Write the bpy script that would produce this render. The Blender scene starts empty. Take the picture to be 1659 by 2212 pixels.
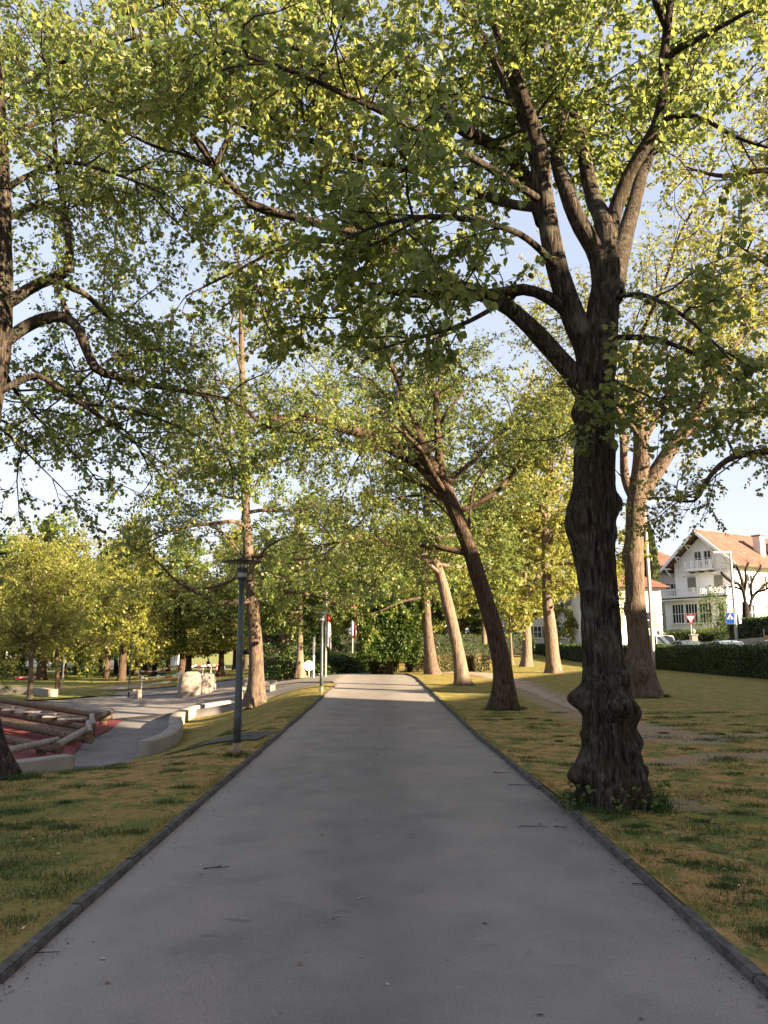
import bpy, bmesh, math, random
import numpy as np
from mathutils import Vector, Matrix

R = math.radians
rng = np.random.default_rng(7)
random.seed(7)
S = bpy.context.scene
COL = S.collection

# ------------------------------------------------------------------ camera, sky, sun, exposure
PITCH, EYE, FPX = R(9.65), 1.6, 1671.0
cam = bpy.data.cameras.new('camera')
cam.sensor_fit = 'VERTICAL'; cam.sensor_height = 36.0
cam.lens = FPX / 2212.0 * 36.0
cam.clip_start = 0.05; cam.clip_end = 3000
cob = bpy.data.objects.new('camera', cam); COL.objects.link(cob)
cob.location = (0, 0, EYE); cob.rotation_euler = (R(90) + PITCH, 0, 0)
S.camera = cob

SUN_AZ, SUN_EL = R(120), R(18.5)          # azimuth clockwise from +Y: low, from behind on the right
world = bpy.data.worlds.new('World'); S.world = world; world.use_nodes = True
wn = world.node_tree
sky = wn.nodes.new('ShaderNodeTexSky'); sky.sky_type = 'NISHITA'; sky.sun_disc = False
sky.sun_elevation = SUN_EL; sky.sun_rotation = SUN_AZ
sky.air_density = 0.8; sky.dust_density = 1.3; sky.ozone_density = 1.0
bg = wn.nodes['Background']; bg.inputs['Strength'].default_value = 0.114
gm_ = wn.nodes.new('ShaderNodeGamma'); gm_.inputs['Gamma'].default_value = 0.31      # even, slightly hazy morning sky all round
hz = wn.nodes.new('ShaderNodeHueSaturation'); hz.inputs['Saturation'].default_value = 1.25
wn.links.new(sky.outputs[0], gm_.inputs['Color']); wn.links.new(gm_.outputs[0], hz.inputs['Color']); tn = wn.nodes.new('ShaderNodeMix'); tn.data_type = 'RGBA'; tn.blend_type = 'MULTIPLY'; tn.inputs[0].default_value = 1; tn.inputs[7].default_value = (1.03, .965, 1.0, 1)
wn.links.new(hz.outputs[0], tn.inputs[6]); wn.links.new(tn.outputs[2], bg.inputs['Color'])
sun = bpy.data.lights.new('sun', 'SUN'); sun.energy = 5.0; sun.angle = R(0.55); sun.color = (1.0, 0.79, 0.53)
sob = bpy.data.objects.new('sun', sun); COL.objects.link(sob)
sdir = Vector((-math.sin(SUN_AZ)*math.cos(SUN_EL), -math.cos(SUN_AZ)*math.cos(SUN_EL), -math.sin(SUN_EL)))
sob.rotation_euler = sdir.to_track_quat('-Z', 'Y').to_euler(); sob.location = (30, -20, 30)
S.view_settings.view_transform = 'Standard'; S.view_settings.look = 'None'
S.view_settings.gamma = 1.0; S.view_settings.use_curve_mapping = False
S.view_settings.exposure = 2.72
S.render.engine = 'CYCLES'
S.cycles.max_bounces = 7; S.cycles.diffuse_bounces = 4; S.cycles.transmission_bounces = 5
S.cycles.glossy_bounces = 3
S.cycles.sample_clamp_indirect = 6.0

# ------------------------------------------------------------------ photo measurement helpers (photo px at 1659 wide -> metres)
CP, SP = math.cos(PITCH), math.sin(PITCH)
def ray(u, v):
    dx = (u - 829.5) / FPX; dy = (1106 - v) / FPX
    return np.array((dx, CP - dy*SP, SP + dy*CP))
def at(u, v, y):
    r = ray(u, v); return np.array((0, 0, EYE)) + r * (y / r[1])
def gp(u, v, z=0.0):
    r = ray(u, v); return np.array((0, 0, EYE)) + r * ((z - EYE) / r[2])

def sm(t):
    t = np.clip(t, 0, 1); return t*t*(3 - 2*t)
XR_Y = [-12, 8, 14, 37, 41.6, 44.5, 47, 49, 51.5]; XR_X = [1.78, 1.76, 1.6, 1.5, 1.2, -.8, -5, -12, -24]
def xr(y): return np.interp(y, XR_Y, XR_X)
def xl(y): return -1.82 + 0*np.asarray(y, float)
def xe(y): return np.interp(y, [18, 22, 25, 29, 35, 45, 60], [-6.25, -6.25, -6.7, -7.6, -7.6, -16, -25])
def zf(x, y):
    x = np.asarray(x, float); y = np.asarray(y, float)
    zp = np.interp(y, [18, 45, 110, 200, 400], [-1.25, -1.35, -2.3, -2.5, -2.5])
    left = zp * sm((-x - 1.95) / (-xe(y) - 1.95)) * sm((y - 8.5) / 8.0)
    right = .28*sm((x-18.0)/1.2) + 3.0 * sm((x - 27.2) / 5.0) + 2.0*sm((x-45)/40)
    back = 1.2 * sm((y - 60) / 40) * sm((x + 12) / 12) * (1 - sm((x-14)/6))
    return left + right + back

# ------------------------------------------------------------------ node materials
class Mt:
    def __init__(s, name):
        s.m = bpy.data.materials.new(name); s.m.use_nodes = True
        s.t = s.m.node_tree; s.b = s.t.nodes['Principled BSDF']; s.out = s.t.nodes['Material Output']
        s.geo = None
    def n(s, typ, **kw):
        nd = s.t.nodes.new(typ)
        for k, v in kw.items(): setattr(nd, k, v)
        return nd
    def l(s, a, b): s.t.links.new(a, b)
    def coord(s, kind='Object', scale=(1, 1, 1)):
        c = s.n('ShaderNodeTexCoord'); m = s.n('ShaderNodeMapping'); m.inputs['Scale'].default_value = scale
        s.l(c.outputs[kind], m.inputs[0]); return m.outputs[0]
    def noise(s, vec, scale, detail=4, rough=.55, dist=0):
        x = s.n('ShaderNodeTexNoise'); x.inputs['Scale'].default_value = scale; x.inputs['Detail'].default_value = detail
        x.inputs['Roughness'].default_value = rough; x.inputs['Distortion'].default_value = dist
        if vec is not None: s.l(vec, x.inputs['Vector'])
        return x.outputs['Fac']
    def ramp(s, fac, stops):
        x = s.n('ShaderNodeValToRGB'); e = x.color_ramp.elements
        while len(e) < len(stops): e.new(.5)
        for el, (p, c) in zip(e, stops): el.position = p; el.color = (*c, 1) if len(c) == 3 else c
        s.l(fac, x.inputs[0]); return x.outputs[0]
    def mix(s, fac, a, b, mode='MIX'):
        x = s.n('ShaderNodeMix', data_type='RGBA', blend_type=mode)
        for k, v in ((0, fac), (6, a), (7, b)):
            if hasattr(v, 'is_linked') or hasattr(v, 'links'): s.l(v, x.inputs[k])
            elif k == 0: x.inputs[0].default_value = v
            else: x.inputs[k].default_value = (*v, 1)
        return x.outputs[2]
    def bump(s, h, strength=.4, dist=.02):
        b = s.n('ShaderNodeBump'); b.inputs['Strength'].default_value = strength; b.inputs['Distance'].default_value = dist
        s.l(h, b.inputs['Height']); s.l(b.outputs[0], s.b.inputs['Normal']); return b
    def base(s, c):
        if isinstance(c, (tuple, list)): s.b.inputs['Base Color'].default_value = (*c, 1)
        else: s.l(c, s.b.inputs['Base Color'])
    def rough(s, r): s.b.inputs['Roughness'].default_value = r

def simple(name, c, rough=.6, metal=0, var=.25, scale=8, spec=.4):
    """a plain material with a little uneven wear"""
    M = Mt(name); v = M.coord()
    f = M.noise(v, scale, 5)
    a = tuple(x*(1-var) for x in c); b = tuple(min(1, x*(1+var)) for x in c)
    M.base(M.ramp(f, [(.3, a), (.7, b)])); M.rough(rough); M.b.inputs['Metallic'].default_value = metal
    M.b.inputs['Specular IOR Level'].default_value = spec
    return M.m

def bark(name, dark, light, lich=.3, vs=(9, 9, 1.6), moss=None, crisp=False):
    M = Mt(name); v = M.coord(scale=vs)
    f = M.noise(v, 2.6, 6, .6, .6)
    v2 = M.coord()
    g = M.noise(v2, 5, 5, .6)
    c = M.ramp(f, [(.32, dark), (.52, tuple((a+b)/2 for a, b in zip(dark, light))), (.72, light)])
    if crisp:
        f2 = M.noise(M.coord(scale=(26, 26, 3.2)), 1.6, 5, .65, .8)
        c = M.mix(M.ramp(f2, [(.40, (.85, .85, .85)), (.50, (0, 0, 0))]), c, dark)
        c = M.mix(M.ramp(f2, [(.56, (0, 0, 0)), (.66, (.8, .8, .8))]), c, tuple(x*1.7 for x in light))
        c = M.mix(M.ramp(M.noise(v2, 3.2, 4, .6), [(.56, (0, 0, 0)), (.70, (.55, .55, .55))]), c, (.115, .118, .088))
    lm = M.ramp(M.noise(v2, 17, 4, .6), [(.60, (0, 0, 0)), (.68, (lich, lich, lich))])
    c = M.mix(lm, c, (.30, .30, .25))
    if moss:
        mm = M.ramp(g, [(.52, (0, 0, 0)), (.66, (.7, .7, .7))]); c = M.mix(mm, c, moss)
    M.base(c); M.rough(.9); M.b.inputs['Specular IOR Level'].default_value = .15
    M.bump(f, .9, .035)
    return M.m

def leafmat(name, stops, trans=(.48, .52, .14), tf=.48, rough=.42):
    M = Mt(name)
    at_ = M.n('ShaderNodeAttribute', attribute_name='rnd')
    c = M.ramp(at_.outputs['Fac'], stops)
    M.base(c); M.rough(rough); M.b.inputs['Specular IOR Level'].default_value = .35
    tr = M.n('ShaderNodeBsdfTranslucent')
    tc = M.mix(.5, c, trans); M.l(tc, tr.inputs['Color'])
    mx = M.n('ShaderNodeMixShader'); mx.inputs[0].default_value = tf
    M.l(M.b.outputs[0], mx.inputs[1]); M.l(tr.outputs[0], mx.inputs[2]); M.l(mx.outputs[0], M.out.inputs[0])
    return M.m

MAT = {}
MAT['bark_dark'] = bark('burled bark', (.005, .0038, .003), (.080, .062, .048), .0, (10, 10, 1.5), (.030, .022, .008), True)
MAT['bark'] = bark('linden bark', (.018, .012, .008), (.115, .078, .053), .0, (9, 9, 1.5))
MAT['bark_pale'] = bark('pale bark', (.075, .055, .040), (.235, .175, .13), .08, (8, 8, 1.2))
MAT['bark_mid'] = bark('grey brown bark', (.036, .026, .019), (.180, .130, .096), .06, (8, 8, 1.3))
MAT['twig'] = simple('twig bark', (.028, .019, .013), .9, var=.4, scale=3)
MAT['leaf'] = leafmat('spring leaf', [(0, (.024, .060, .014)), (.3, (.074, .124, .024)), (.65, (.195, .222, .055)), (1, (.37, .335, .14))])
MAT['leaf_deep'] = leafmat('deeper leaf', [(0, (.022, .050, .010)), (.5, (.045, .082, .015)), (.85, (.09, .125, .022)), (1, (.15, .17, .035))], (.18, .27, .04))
MAT['leaf_gold'] = leafmat('golden leaf', [(0, (.085, .115, .020)), (.4, (.175, .195, .036)), (.8, (.28, .26, .065)), (1, (.37, .32, .11))], (.50, .47, .12))  # golden tone, also standing in for sunlight on clipped blocks and young trees
MAT['leaf_hedge'] = leafmat('hedge leaf', [(0, (.022, .042, .010)), (.6, (.042, .075, .014)), (1, (.085, .115, .022))], (.10, .17, .03), .25)
MAT['leaf_beech'] = leafmat('dry brown hedge leaf', [(0, (.05, .062, .015)), (.5, (.12, .105, .035)), (1, (.20, .145, .065))], (.25, .19, .06), .3)
MAT['leaf_conifer'] = leafmat('cypress spray', [(0, (.018, .032, .012)), (.6, (.040, .055, .018)), (1, (.085, .088, .030))], (.08, .10, .02), .12)
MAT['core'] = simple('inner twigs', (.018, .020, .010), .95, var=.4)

# ------------------------------------------------------------------ mesh helpers
def link(o, parent=None):
    COL.objects.link(o)
    if parent is not None: o.parent = parent
    return o
def tag(o, label=None, cat=None, group=None, kind=None):
    if label: o['label'] = label
    if cat: o['category'] = cat
    if group: o['group'] = group
    if kind: o['kind'] = kind
    return o
def empty(name, loc, label, cat, rz=0, group=None):
    o = bpy.data.objects.new(name, None); o.location = tuple(loc); o.rotation_euler = (0, 0, rz); o.empty_display_size = .3
    link(o); return tag(o, label, cat, group)
def npmesh(name, V, Fs, mat, smooth=False, attrs=None):
    """V (n,3) array; Fs: list of (k,3) or (k,4) index arrays"""
    me = bpy.data.meshes.new(name)
    V = np.ascontiguousarray(V, np.float32)
    me.vertices.add(len(V)); me.vertices.foreach_set('co', V.ravel())
    idx = np.concatenate([np.asarray(f).ravel() for f in Fs]).astype(np.int32)
    tot = np.concatenate([np.full(len(f), f.shape[1], np.int32) for f in Fs])
    st = np.concatenate(([0], np.cumsum(tot)[:-1])).astype(np.int32)
    me.loops.add(len(idx)); me.loops.foreach_set('vertex_index', idx)
    me.polygons.add(len(tot)); me.polygons.foreach_set('loop_start', st); me.polygons.foreach_set('loop_total', tot)
    if smooth: me.polygons.foreach_set('use_smooth', np.ones(len(tot), bool))
    for k, a in (attrs or {}).items():
        at_ = me.attributes.new(k, 'FLOAT', 'POINT'); at_.data.foreach_set('value', np.ascontiguousarray(a, np.float32))
    me.update(calc_edges=True)
    for m in (mat if isinstance(mat, (list, tuple)) else [mat]): me.materials.append(m)
    return me
def obj(name, me, parent=None, loc=(0, 0, 0), kind=None):
    o = bpy.data.objects.new(name, me); o.location = tuple(loc); link(o, parent)
    if kind: o['kind'] = kind
    return o
def nrm(a): return a / np.maximum(np.linalg.norm(a, axis=-1, keepdims=True), 1e-9)

class MB:
    def __init__(s): s.v = []; s.f = []
    def add(s, vs, fs):
        k = len(s.v); s.v += [tuple(map(float, v)) for v in vs]; s.f += [tuple(i + k for i in f) for f in fs]; return s
    def box(s, x0, x1, y0, y1, z0, z1):
        return s.add([(x0, y0, z0), (x1, y0, z0), (x1, y1, z0), (x0, y1, z0), (x0, y0, z1), (x1, y0, z1), (x1, y1, z1), (x0, y1, z1)],
                     [(3, 2, 1, 0), (4, 5, 6, 7), (0, 1, 5, 4), (1, 2, 6, 5), (2, 3, 7, 6), (3, 0, 4, 7)])
    def beam(s, a, b, w, h):
        a, b = Vector(a), Vector(b); d = (b - a).normalized(); up = Vector((0, 0, 1)) if abs(d.z) < .95 else Vector((1, 0, 0))
        x = d.cross(up).normalized(); y = x.cross(d)
        vs = [p + x*sx*w/2 + y*sy*h/2 for p in (a, b) for sx, sy in ((-1, -1), (1, -1), (1, 1), (-1, 1))]
        return s.add(vs, [(3, 2, 1, 0), (4, 5, 6, 7), (0, 1, 5, 4), (1, 2, 6, 5), (2, 3, 7, 6), (3, 0, 4, 7)])
    def lathe(s, prof, n=16, cx=0, cy=0, cap=True):
        k = []; fs = []
        for r, z in prof:
            k += [(cx + r*math.cos(2*math.pi*i/n), cy + r*math.sin(2*math.pi*i/n), z) for i in range(n)]
        for j in range(len(prof)-1):
            for i in range(n): fs.append((j*n+i, j*n+(i+1) % n, (j+1)*n+(i+1) % n, (j+1)*n+i))
        if cap: fs.append(tuple(range(n-1, -1, -1))); fs.append(tuple((len(prof)-1)*n+i for i in range(n)))
        return s.add(k, fs)
    def cyl(s, a, b, r0, r1=None, n=10):
        r1 = r0 if r1 is None else r1
        a, b = Vector(a), Vector(b); d = (b - a).normalized(); up = Vector((0, 0, 1)) if abs(d.z) < .95 else Vector((1, 0, 0))
        x = d.cross(up).normalized(); y = x.cross(d); vs = []
        for p, r in ((a, r0), (b, r1)): vs += [p + (x*math.cos(2*math.pi*i/n) + y*math.sin(2*math.pi*i/n))*r for i in range(n)]
        fs = [(i, i+n, (i+1) % n+n, (i+1) % n) for i in range(n)] + [tuple(range(n)), tuple(range(2*n-1, n-1, -1))]
        return s.add(vs, fs)
    def prism(s, poly, h, axis='z'):
        """extrude a polygon [(a,b)] from h[0] to h[1] along the axis"""
        n = len(poly); vs = []
        for z in h:
            for a, b in poly: vs.append((a, b, z) if axis == 'z' else (a, z, b) if axis == 'y' else (z, a, b))
        fs = [tuple(range(n-1, -1, -1)), tuple(range(n, 2*n))] + [(i, (i+1) % n, (i+1) % n+n, i+n) for i in range(n)]
        return s.add(vs, fs)
    def build(s, name, mat, parent=None, bevel=0, smooth=False, loc=(0, 0, 0), fix=True):
        me = bpy.data.meshes.new(name); me.from_pydata(s.v, [], s.f)
        bm = bmesh.new(); bm.from_mesh(me)
        if bevel: bmesh.ops.bevel(bm, geom=bm.edges[:], offset=bevel, segments=2, affect='EDGES', clamp_overlap=True)
        if fix: bmesh.ops.recalc_face_normals(bm, faces=bm.faces[:])
        bm.to_mesh(me); bm.free()
        if smooth: me.polygons.foreach_set('use_smooth', np.ones(len(me.polygons), bool))
        me.materials.append(mat)
        return obj(name, me, parent, loc)

def copy_tree(o, parent=None):
    c = o.copy(); COL.objects.link(c); c.parent = parent
    for ch in o.children: copy_tree(ch, c)
    return c

# smooth noise as a sum of random plane waves
class Waves:
    def __init__(s, n, f0, f1, seed):
        r = np.random.default_rng(seed); s.k = nrm(r.normal(size=(n, 3))) * np.geomspace(f0, f1, n)[:, None]; s.p = r.uniform(0, 6.28, n)
        s.a = 1/np.sqrt(np.geomspace(1, f1/f0, n)); s.a /= s.a.sum()
    def __call__(s, P): return (np.sin(P @ s.k.T + s.p) * s.a).sum(-1)
W_LOW = Waves(8, 1.2, 6, 1); W_MID = Waves(12, 4, 22, 2)

def catmull(P, m):
    P = np.asarray(P, float)
    if len(P) < 3: t = np.linspace(0, 1, m)[:, None]; return P[0]*(1-t) + P[-1]*t
    Q = np.vstack([2*P[0]-P[1], P, 2*P[-1]-P[-2]])
    seg = np.linalg.norm(np.diff(P, axis=0), axis=1); cum = np.concatenate(([0], np.cumsum(seg))) / seg.sum()
    out = []
    for t in np.linspace(0, 1, m):
        i = min(np.searchsorted(cum, t, 'right')-1, len(P)-2); w = (t - cum[i]) / max(cum[i+1]-cum[i], 1e-9)
        a, b, c, d = Q[i], Q[i+1], Q[i+2], Q[i+3]
        out.append(.5*(2*b + (c-a)*w + (2*a-5*b+4*c-d)*w*w + (3*b-a-3*c+d)*w**3))
    return np.array(out)

def tubes(P, Rd, k):
    """P (n,m,3), Rd (n,m) -> verts, quads: n closed-ended tubes of k sides"""
    n, m, _ = P.shape
    T = nrm(np.gradient(P, axis=1)) if m > 2 else nrm(np.repeat(P[:, 1:]-P[:, :1], 2, 1))
    mean = nrm(P[:, -1]-P[:, 0]); ref = np.where(np.abs(mean[:, 2:]) < .8, np.array([[0, 0, 1.]]), np.array([[1., 0, 0]]))
    X = nrm(np.cross(T, ref[:, None, :])); Y = np.cross(T, X)
    a = np.arange(k)*2*np.pi/k
    V = P[:, :, None, :] + Rd[:, :, None, None]*(X[:, :, None, :]*np.cos(a)[None, None, :, None] + Y[:, :, None, :]*np.sin(a)[None, None, :, None])
    base = (np.arange(n)*m*k)[:, None, None]; j = np.arange(m-1)[None, :, None]*k; i = np.arange(k)[None, None, :]; i2 = (i+1) % k
    F = np.stack([base+j+i, base+j+i2, base+j+k+i2, base+j+k+i], -1).reshape(-1, 4)
    return V.reshape(-1, 3), F

def organic(path, rad, sides=20, step=.16, lump=.10, bark_amp=0.0, flare=0.0, bumps=(), seed=0, origin=np.zeros(3)):
    """trunk or limb: lumpy tube along a path; bumps = (height along, azimuth, size, height) knobs"""
    path = np.asarray(path, float); L = np.linalg.norm(np.diff(path, axis=0), axis=1).sum()
    m = max(4, int(L/step)); C = catmull(path, m)
    cum = np.concatenate(([0], np.cumsum(np.linalg.norm(np.diff(path, axis=0), axis=1))))/L
    r = np.interp(np.linspace(0, 1, m), cum, rad)
    T = nrm(np.gradient(C, axis=0)); ref = np.array((0, 1., 0)) if abs(T[:, 2].mean()) > .5 else np.array((0, 0, 1.))
    X = nrm(np.cross(ref, T)); Y = np.cross(T, X)
    a = np.arange(sides)*2*np.pi/sides
    D = X[:, None, :]*np.cos(a)[None, :, None] + Y[:, None, :]*np.sin(a)[None, :, None]
    P0 = C[:, None, :] + D*r[:, None, None]
    s = np.linspace(0, L, m)
    off = W_LOW(P0*1.6 + seed)*lump*r[:, None]*1.5
    if flare:
        e = np.exp(-s/.38)[:, None]; off = off + flare*e*(1 + .55*np.sin(a*5 + seed)[None, :] + .3*np.sin(a*8+2)[None, :])
    for (h, az, size, hgt) in bumps:
        da = (a - az + np.pi) % (2*np.pi) - np.pi
        d2 = ((s[:, None]-h)/size)**2 + (da[None, :]*r[:, None]/size)**2
        wob = 1 + .35*W_MID(P0*1.2+h)
        off = off + 1.12*hgt*wob*np.exp(-d2**1.2)
    if bark_amp:
        ph = a[None, :]*(11 if sides > 100 else 7) + 2.2*W_LOW(P0*np.array((1, 1, .8))*2.2) + 1.1*W_MID(P0*np.array((1, 1, .6)))
        rid = 1 - np.abs(np.sin(ph))
        off = off - bark_amp*rid*(.6+.4*W_MID(P0*2)) + bark_amp*.8*W_MID(P0*3)
    V = P0 + D*off[:, :, None]
    i = np.arange(sides); i2 = (i+1) % sides; j = (np.arange(m-1)*sides)[:, None]
    F = np.stack([j+i, j+i2, j+sides+i2, j+sides+i], -1).reshape(-1, 4)
    V = V.reshape(-1, 3); V = np.vstack([V, C[-1:]]); tip = len(V)-1; top = (m-1)*sides
    F2 = np.stack([top+i, top+i2, np.full(sides, tip)], -1)
    return V-origin, [F, F2]

# leaves: arrays of positions, tip directions, normals, sizes
LEAF6 = (np.array([(0, 0, 0), (-.40, .28, .09), (-.30, .68, .06), (0, 1.0, -.10), (.30, .68, .06), (.40, .28, .09)]), np.array([(0, 1, 2, 3), (0, 3, 4, 5)]))
LEAF4 = (np.array([(0, 0, 0), (-.40, .45, .07), (0, 1.0, -.05), (.40, .45, .07)]), np.array([(0, 1, 2), (0, 2, 3)]))
def leafset(P, T, N, Sz, shape):
    bv, bf = shape; T = nrm(T); X = nrm(np.cross(T, N)); N = np.cross(X, T)
    V = P[:, None, :] + Sz[:, None, None]*(bv[None, :, :1]*X[:, None] + bv[None, :, 1:2]*T[:, None] + bv[None, :, 2:]*N[:, None])
    F = (np.arange(len(P))*len(bv))[:, None, None] + bf[None]
    return V.reshape(-1, 3), F.reshape(-1, bf.shape[1])
def leafmesh(name, P, T, N, Sz, shape, mat, rnd, origin=np.zeros(3)):
    V, F = leafset(P, T, N, Sz, shape)
    return npmesh(name, V-origin, [F], mat, attrs={'rnd': np.repeat(rnd, len(shape[0]))})

def grow(start, d, L, m, wander, trop, r):
    n = len(start); P = np.zeros((n, m, 3)); P[:, 0] = start; d = nrm(d)
    for i in range(1, m):
        d = nrm(d + r.normal(size=(n, 3))*wander + np.array((0, 0, 1.))*np.reshape(trop, (-1, 1)))
        P[:, i] = P[:, i-1] + d*(L/(m-1))[:, None]
    return P
def sprout(P, cnt, t0, t1, ang, r, flat=.0):
    """cnt children from each polyline of P (n,m,3): starts, directions, t"""
    n, m, _ = P.shape; who = np.repeat(np.arange(n), cnt); k = len(who)
    t = r.uniform(t0, t1, k); x = t*(m-1); i = np.minimum(x.astype(int), m-2); w = (x-i)[:, None]
    st = P[who, i]*(1-w) + P[who, i+1]*w; T = nrm(P[who, i+1]-P[who, i])
    q = r.normal(size=(k, 3)); q[:, 2] *= (1-flat); side = nrm(q - (q*T).sum(-1, keepdims=True)*T)
    a = r.normal(ang, .22, k)[:, None]
    return st, nrm(T*np.cos(a) + side*np.sin(a)), t, who

def inframe(P, margin=1.15):
    d = P - np.array((0, 0, EYE)); f = d[:, 1]*CP + d[:, 2]*SP; up = -d[:, 1]*SP + d[:, 2]*CP
    return (f > .3) & (np.abs(d[:, 0]) < f*.4964*margin) & (np.abs(up) < f*.662*margin)

def make_tree(name, label, base, trunk, trad, limbs, seed=1, mat='bark', leafm='leaf', sides=20, lump=.10, bark_amp=0, flare=.12,
              bumps=(), step=.16, b2=1.9, n2=2.2, n3=5.0, l2=(1.0, 2.4), l3=(.35, .9), nl=10, lsize=.075, near=True, droop=-.05,
              limb_parts=True, cat='tree', group=None, single=0, auto=None, leaf_cut=None, keep_twigs=1.0, t2=.25, dens=(1.35, 1.5, 2.0), leaf4=False):
    """trunk: list of points, limbs: list of (points, r0, r1). Twigs and leaves grow from the limbs.
    auto = (count, z0, z1, length range, elevation range): further limbs round the upper trunk"""
    r = np.random.default_rng(seed); base = np.asarray(base, float)
    n2 *= dens[0]; n3 *= dens[1]; nl *= dens[2]
    root = empty(name, base, label, cat, 0, group)
    V, F = organic(trunk, trad, sides, step, lump, bark_amp, flare, bumps, seed, base)
    obj('trunk', npmesh('trunk', V, F, MAT[mat], True), root)
    limbs = list(limbs); tp = np.asarray(trunk, float)
    if auto:
        cnt, z0, z1, lr, er = auto
        cz = np.concatenate(([0], np.cumsum(np.linalg.norm(np.diff(tp, axis=0), axis=1)))); cz /= cz[-1]
        for i in range(cnt):
            t = z0 + (z1-z0)*((i+.5)/cnt); p = np.array([np.interp(t, cz, tp[:, k]) for k in range(3)])
            az = i*2.4 + r.uniform(-.4, .4) + seed; el = R(np.interp(t, [z0, z1], er) + r.uniform(-8, 8)); L = np.interp(t, [z0, z1], lr)*r.uniform(.8, 1.2)
            d = np.array((math.cos(az)*math.cos(el), math.sin(az)*math.cos(el), math.sin(el)))
            P = grow(p[None], d[None], np.array([L]), 7, .16, .02, r)[0]
            rr = float(np.interp(t, cz, trad))*.45
            limbs.append((P, rr, .012))
    LP = []; LR = []; bulk_v = []; bulk_f = []; off = 0
    for P, r0, r1 in limbs:
        P = np.asarray(P, float); LP.append(catmull(P, 14)); LR.append(np.linspace(r0, r1, 14))
        V, F = organic(P, np.linspace(1, 0, len(P))**.8*(r0-r1)+r1, 12 if r0 > .05 else 7, max(step, .14), lump*.9, bark_amp*.6 if r0 > .08 else 0, 0, (), seed+len(LP), base)
        if limb_parts and r0 > .05: obj('limb', npmesh('limb', V, F, MAT[mat], True), root)
        else:
            bulk_v.append(V); bulk_f += [f+off for f in F]; off += len(V)
    if bulk_v: obj('limbs', npmesh('limbs', np.vstack(bulk_v), bulk_f, MAT[mat], True), root, kind='stuff')
    LP = np.array(LP); LR = np.array(LR)
    Ln = np.linalg.norm(np.diff(LP, axis=1), axis=2).sum(1)
    # second order branches
    c2 = np.maximum(3, (Ln*n2).astype(int))
    st, d, t, who = sprout(LP, c2, t2, 1.0, 1.0, r, .55)
    L2 = r.uniform(*l2, len(st))*(1.15-.45*t)*np.clip(Ln[who]/4, .5, 1.2)
    P2 = grow(st, d, L2, 6, .17, droop*.4, r)
    R2 = np.interp(np.linspace(0, 1, 6), [0, 1], [1, .25])[None, :]*np.clip(.008*L2+.004, .006, .03)[:, None]
    # limb tips carry on as branches as well
    st, d, t3, who = sprout(P2, np.maximum(3, (L2*n3).astype(int)), .15, 1.0, .85, r, .5)
    L3 = r.uniform(*l3, len(st)); P3 = grow(st, d, L3, 4, .2, droop, r)
    # leaves
    k = np.maximum(2, (L3/np.mean(l3)*nl).astype(int)); st, d, t, who = sprout(P3, k, .12, 1.0, 1.0, r)
    n = len(st); T = nrm(d + r.normal(size=(n, 3))*.45 + np.array((0, 0, -.45)))
    N = np.array((0, 0, 1.)) + r.normal(size=(n, 3))*.75; Sz = lsize*r.uniform(.42, 1.35, n)
    P = st + d*lsize*.35
    if leaf_cut is not None:
        ok = leaf_cut(P); P, T, N, Sz = P[ok], T[ok], N[ok], Sz[ok]; n = len(P)
    clump = .5 + .5*W_LOW(P*.7 + seed*3.1)
    rnd = np.clip(.15 + .55*clump + r.normal(0, .2, n), 0, 1)
    shape = LEAF6 if near and not leaf4 else LEAF4
    if single:
        vis = np.where(inframe(P, .97) & (P[:, 1] > 1.0))[0]; pick = vis[np.argsort(np.linalg.norm(P[vis], axis=1))[:single]]
        mask = np.ones(n, bool); mask[pick] = False
        lm = []
        for q in range(4):
            bv, bf = shape; lm.append(npmesh('leaf', bv, [bf], MAT[leafm], attrs={'rnd': np.full(len(bv), .2+.2*q)}))
        for i in pick:
            X = nrm(np.cross(T[i], N[i])); Nn = np.cross(X, T[i])
            o = obj('leaf', lm[min(3, int(rnd[i]*4))], root)
            M = Matrix(((X[0], T[i][0], Nn[0], 0), (X[1], T[i][1], Nn[1], 0), (X[2], T[i][2], Nn[2], 0), (0, 0, 0, 1)))
            o.matrix_local = Matrix.Translation(Vector(P[i]-base)) @ M @ Matrix.Scale(float(Sz[i]), 4)
        P, T, N, Sz, rnd = P[mask], T[mask], N[mask], Sz[mask], rnd[mask]
    obj('crown', leafmesh('crown', P, T, N, Sz, shape, MAT[leafm], rnd, base), root, kind='stuff')
    V2, F2 = tubes(P2, R2, 5 if near else 3)
    R3 = np.linspace(1, .4, 4)[None, :]*np.full((len(P3), 1), .0045 if near else .007)
    kp = r.uniform(size=len(P3)) < keep_twigs
    V3, F3 = tubes(P3[kp], R3[kp], 3)
    obj('twigs', npmesh('twigs', np.vstack([V2, V3])-base, [F2, F3+len(V2)], MAT['twig']), root, kind='stuff')
    root['n_leaves'] = int(n)
    return root

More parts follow.
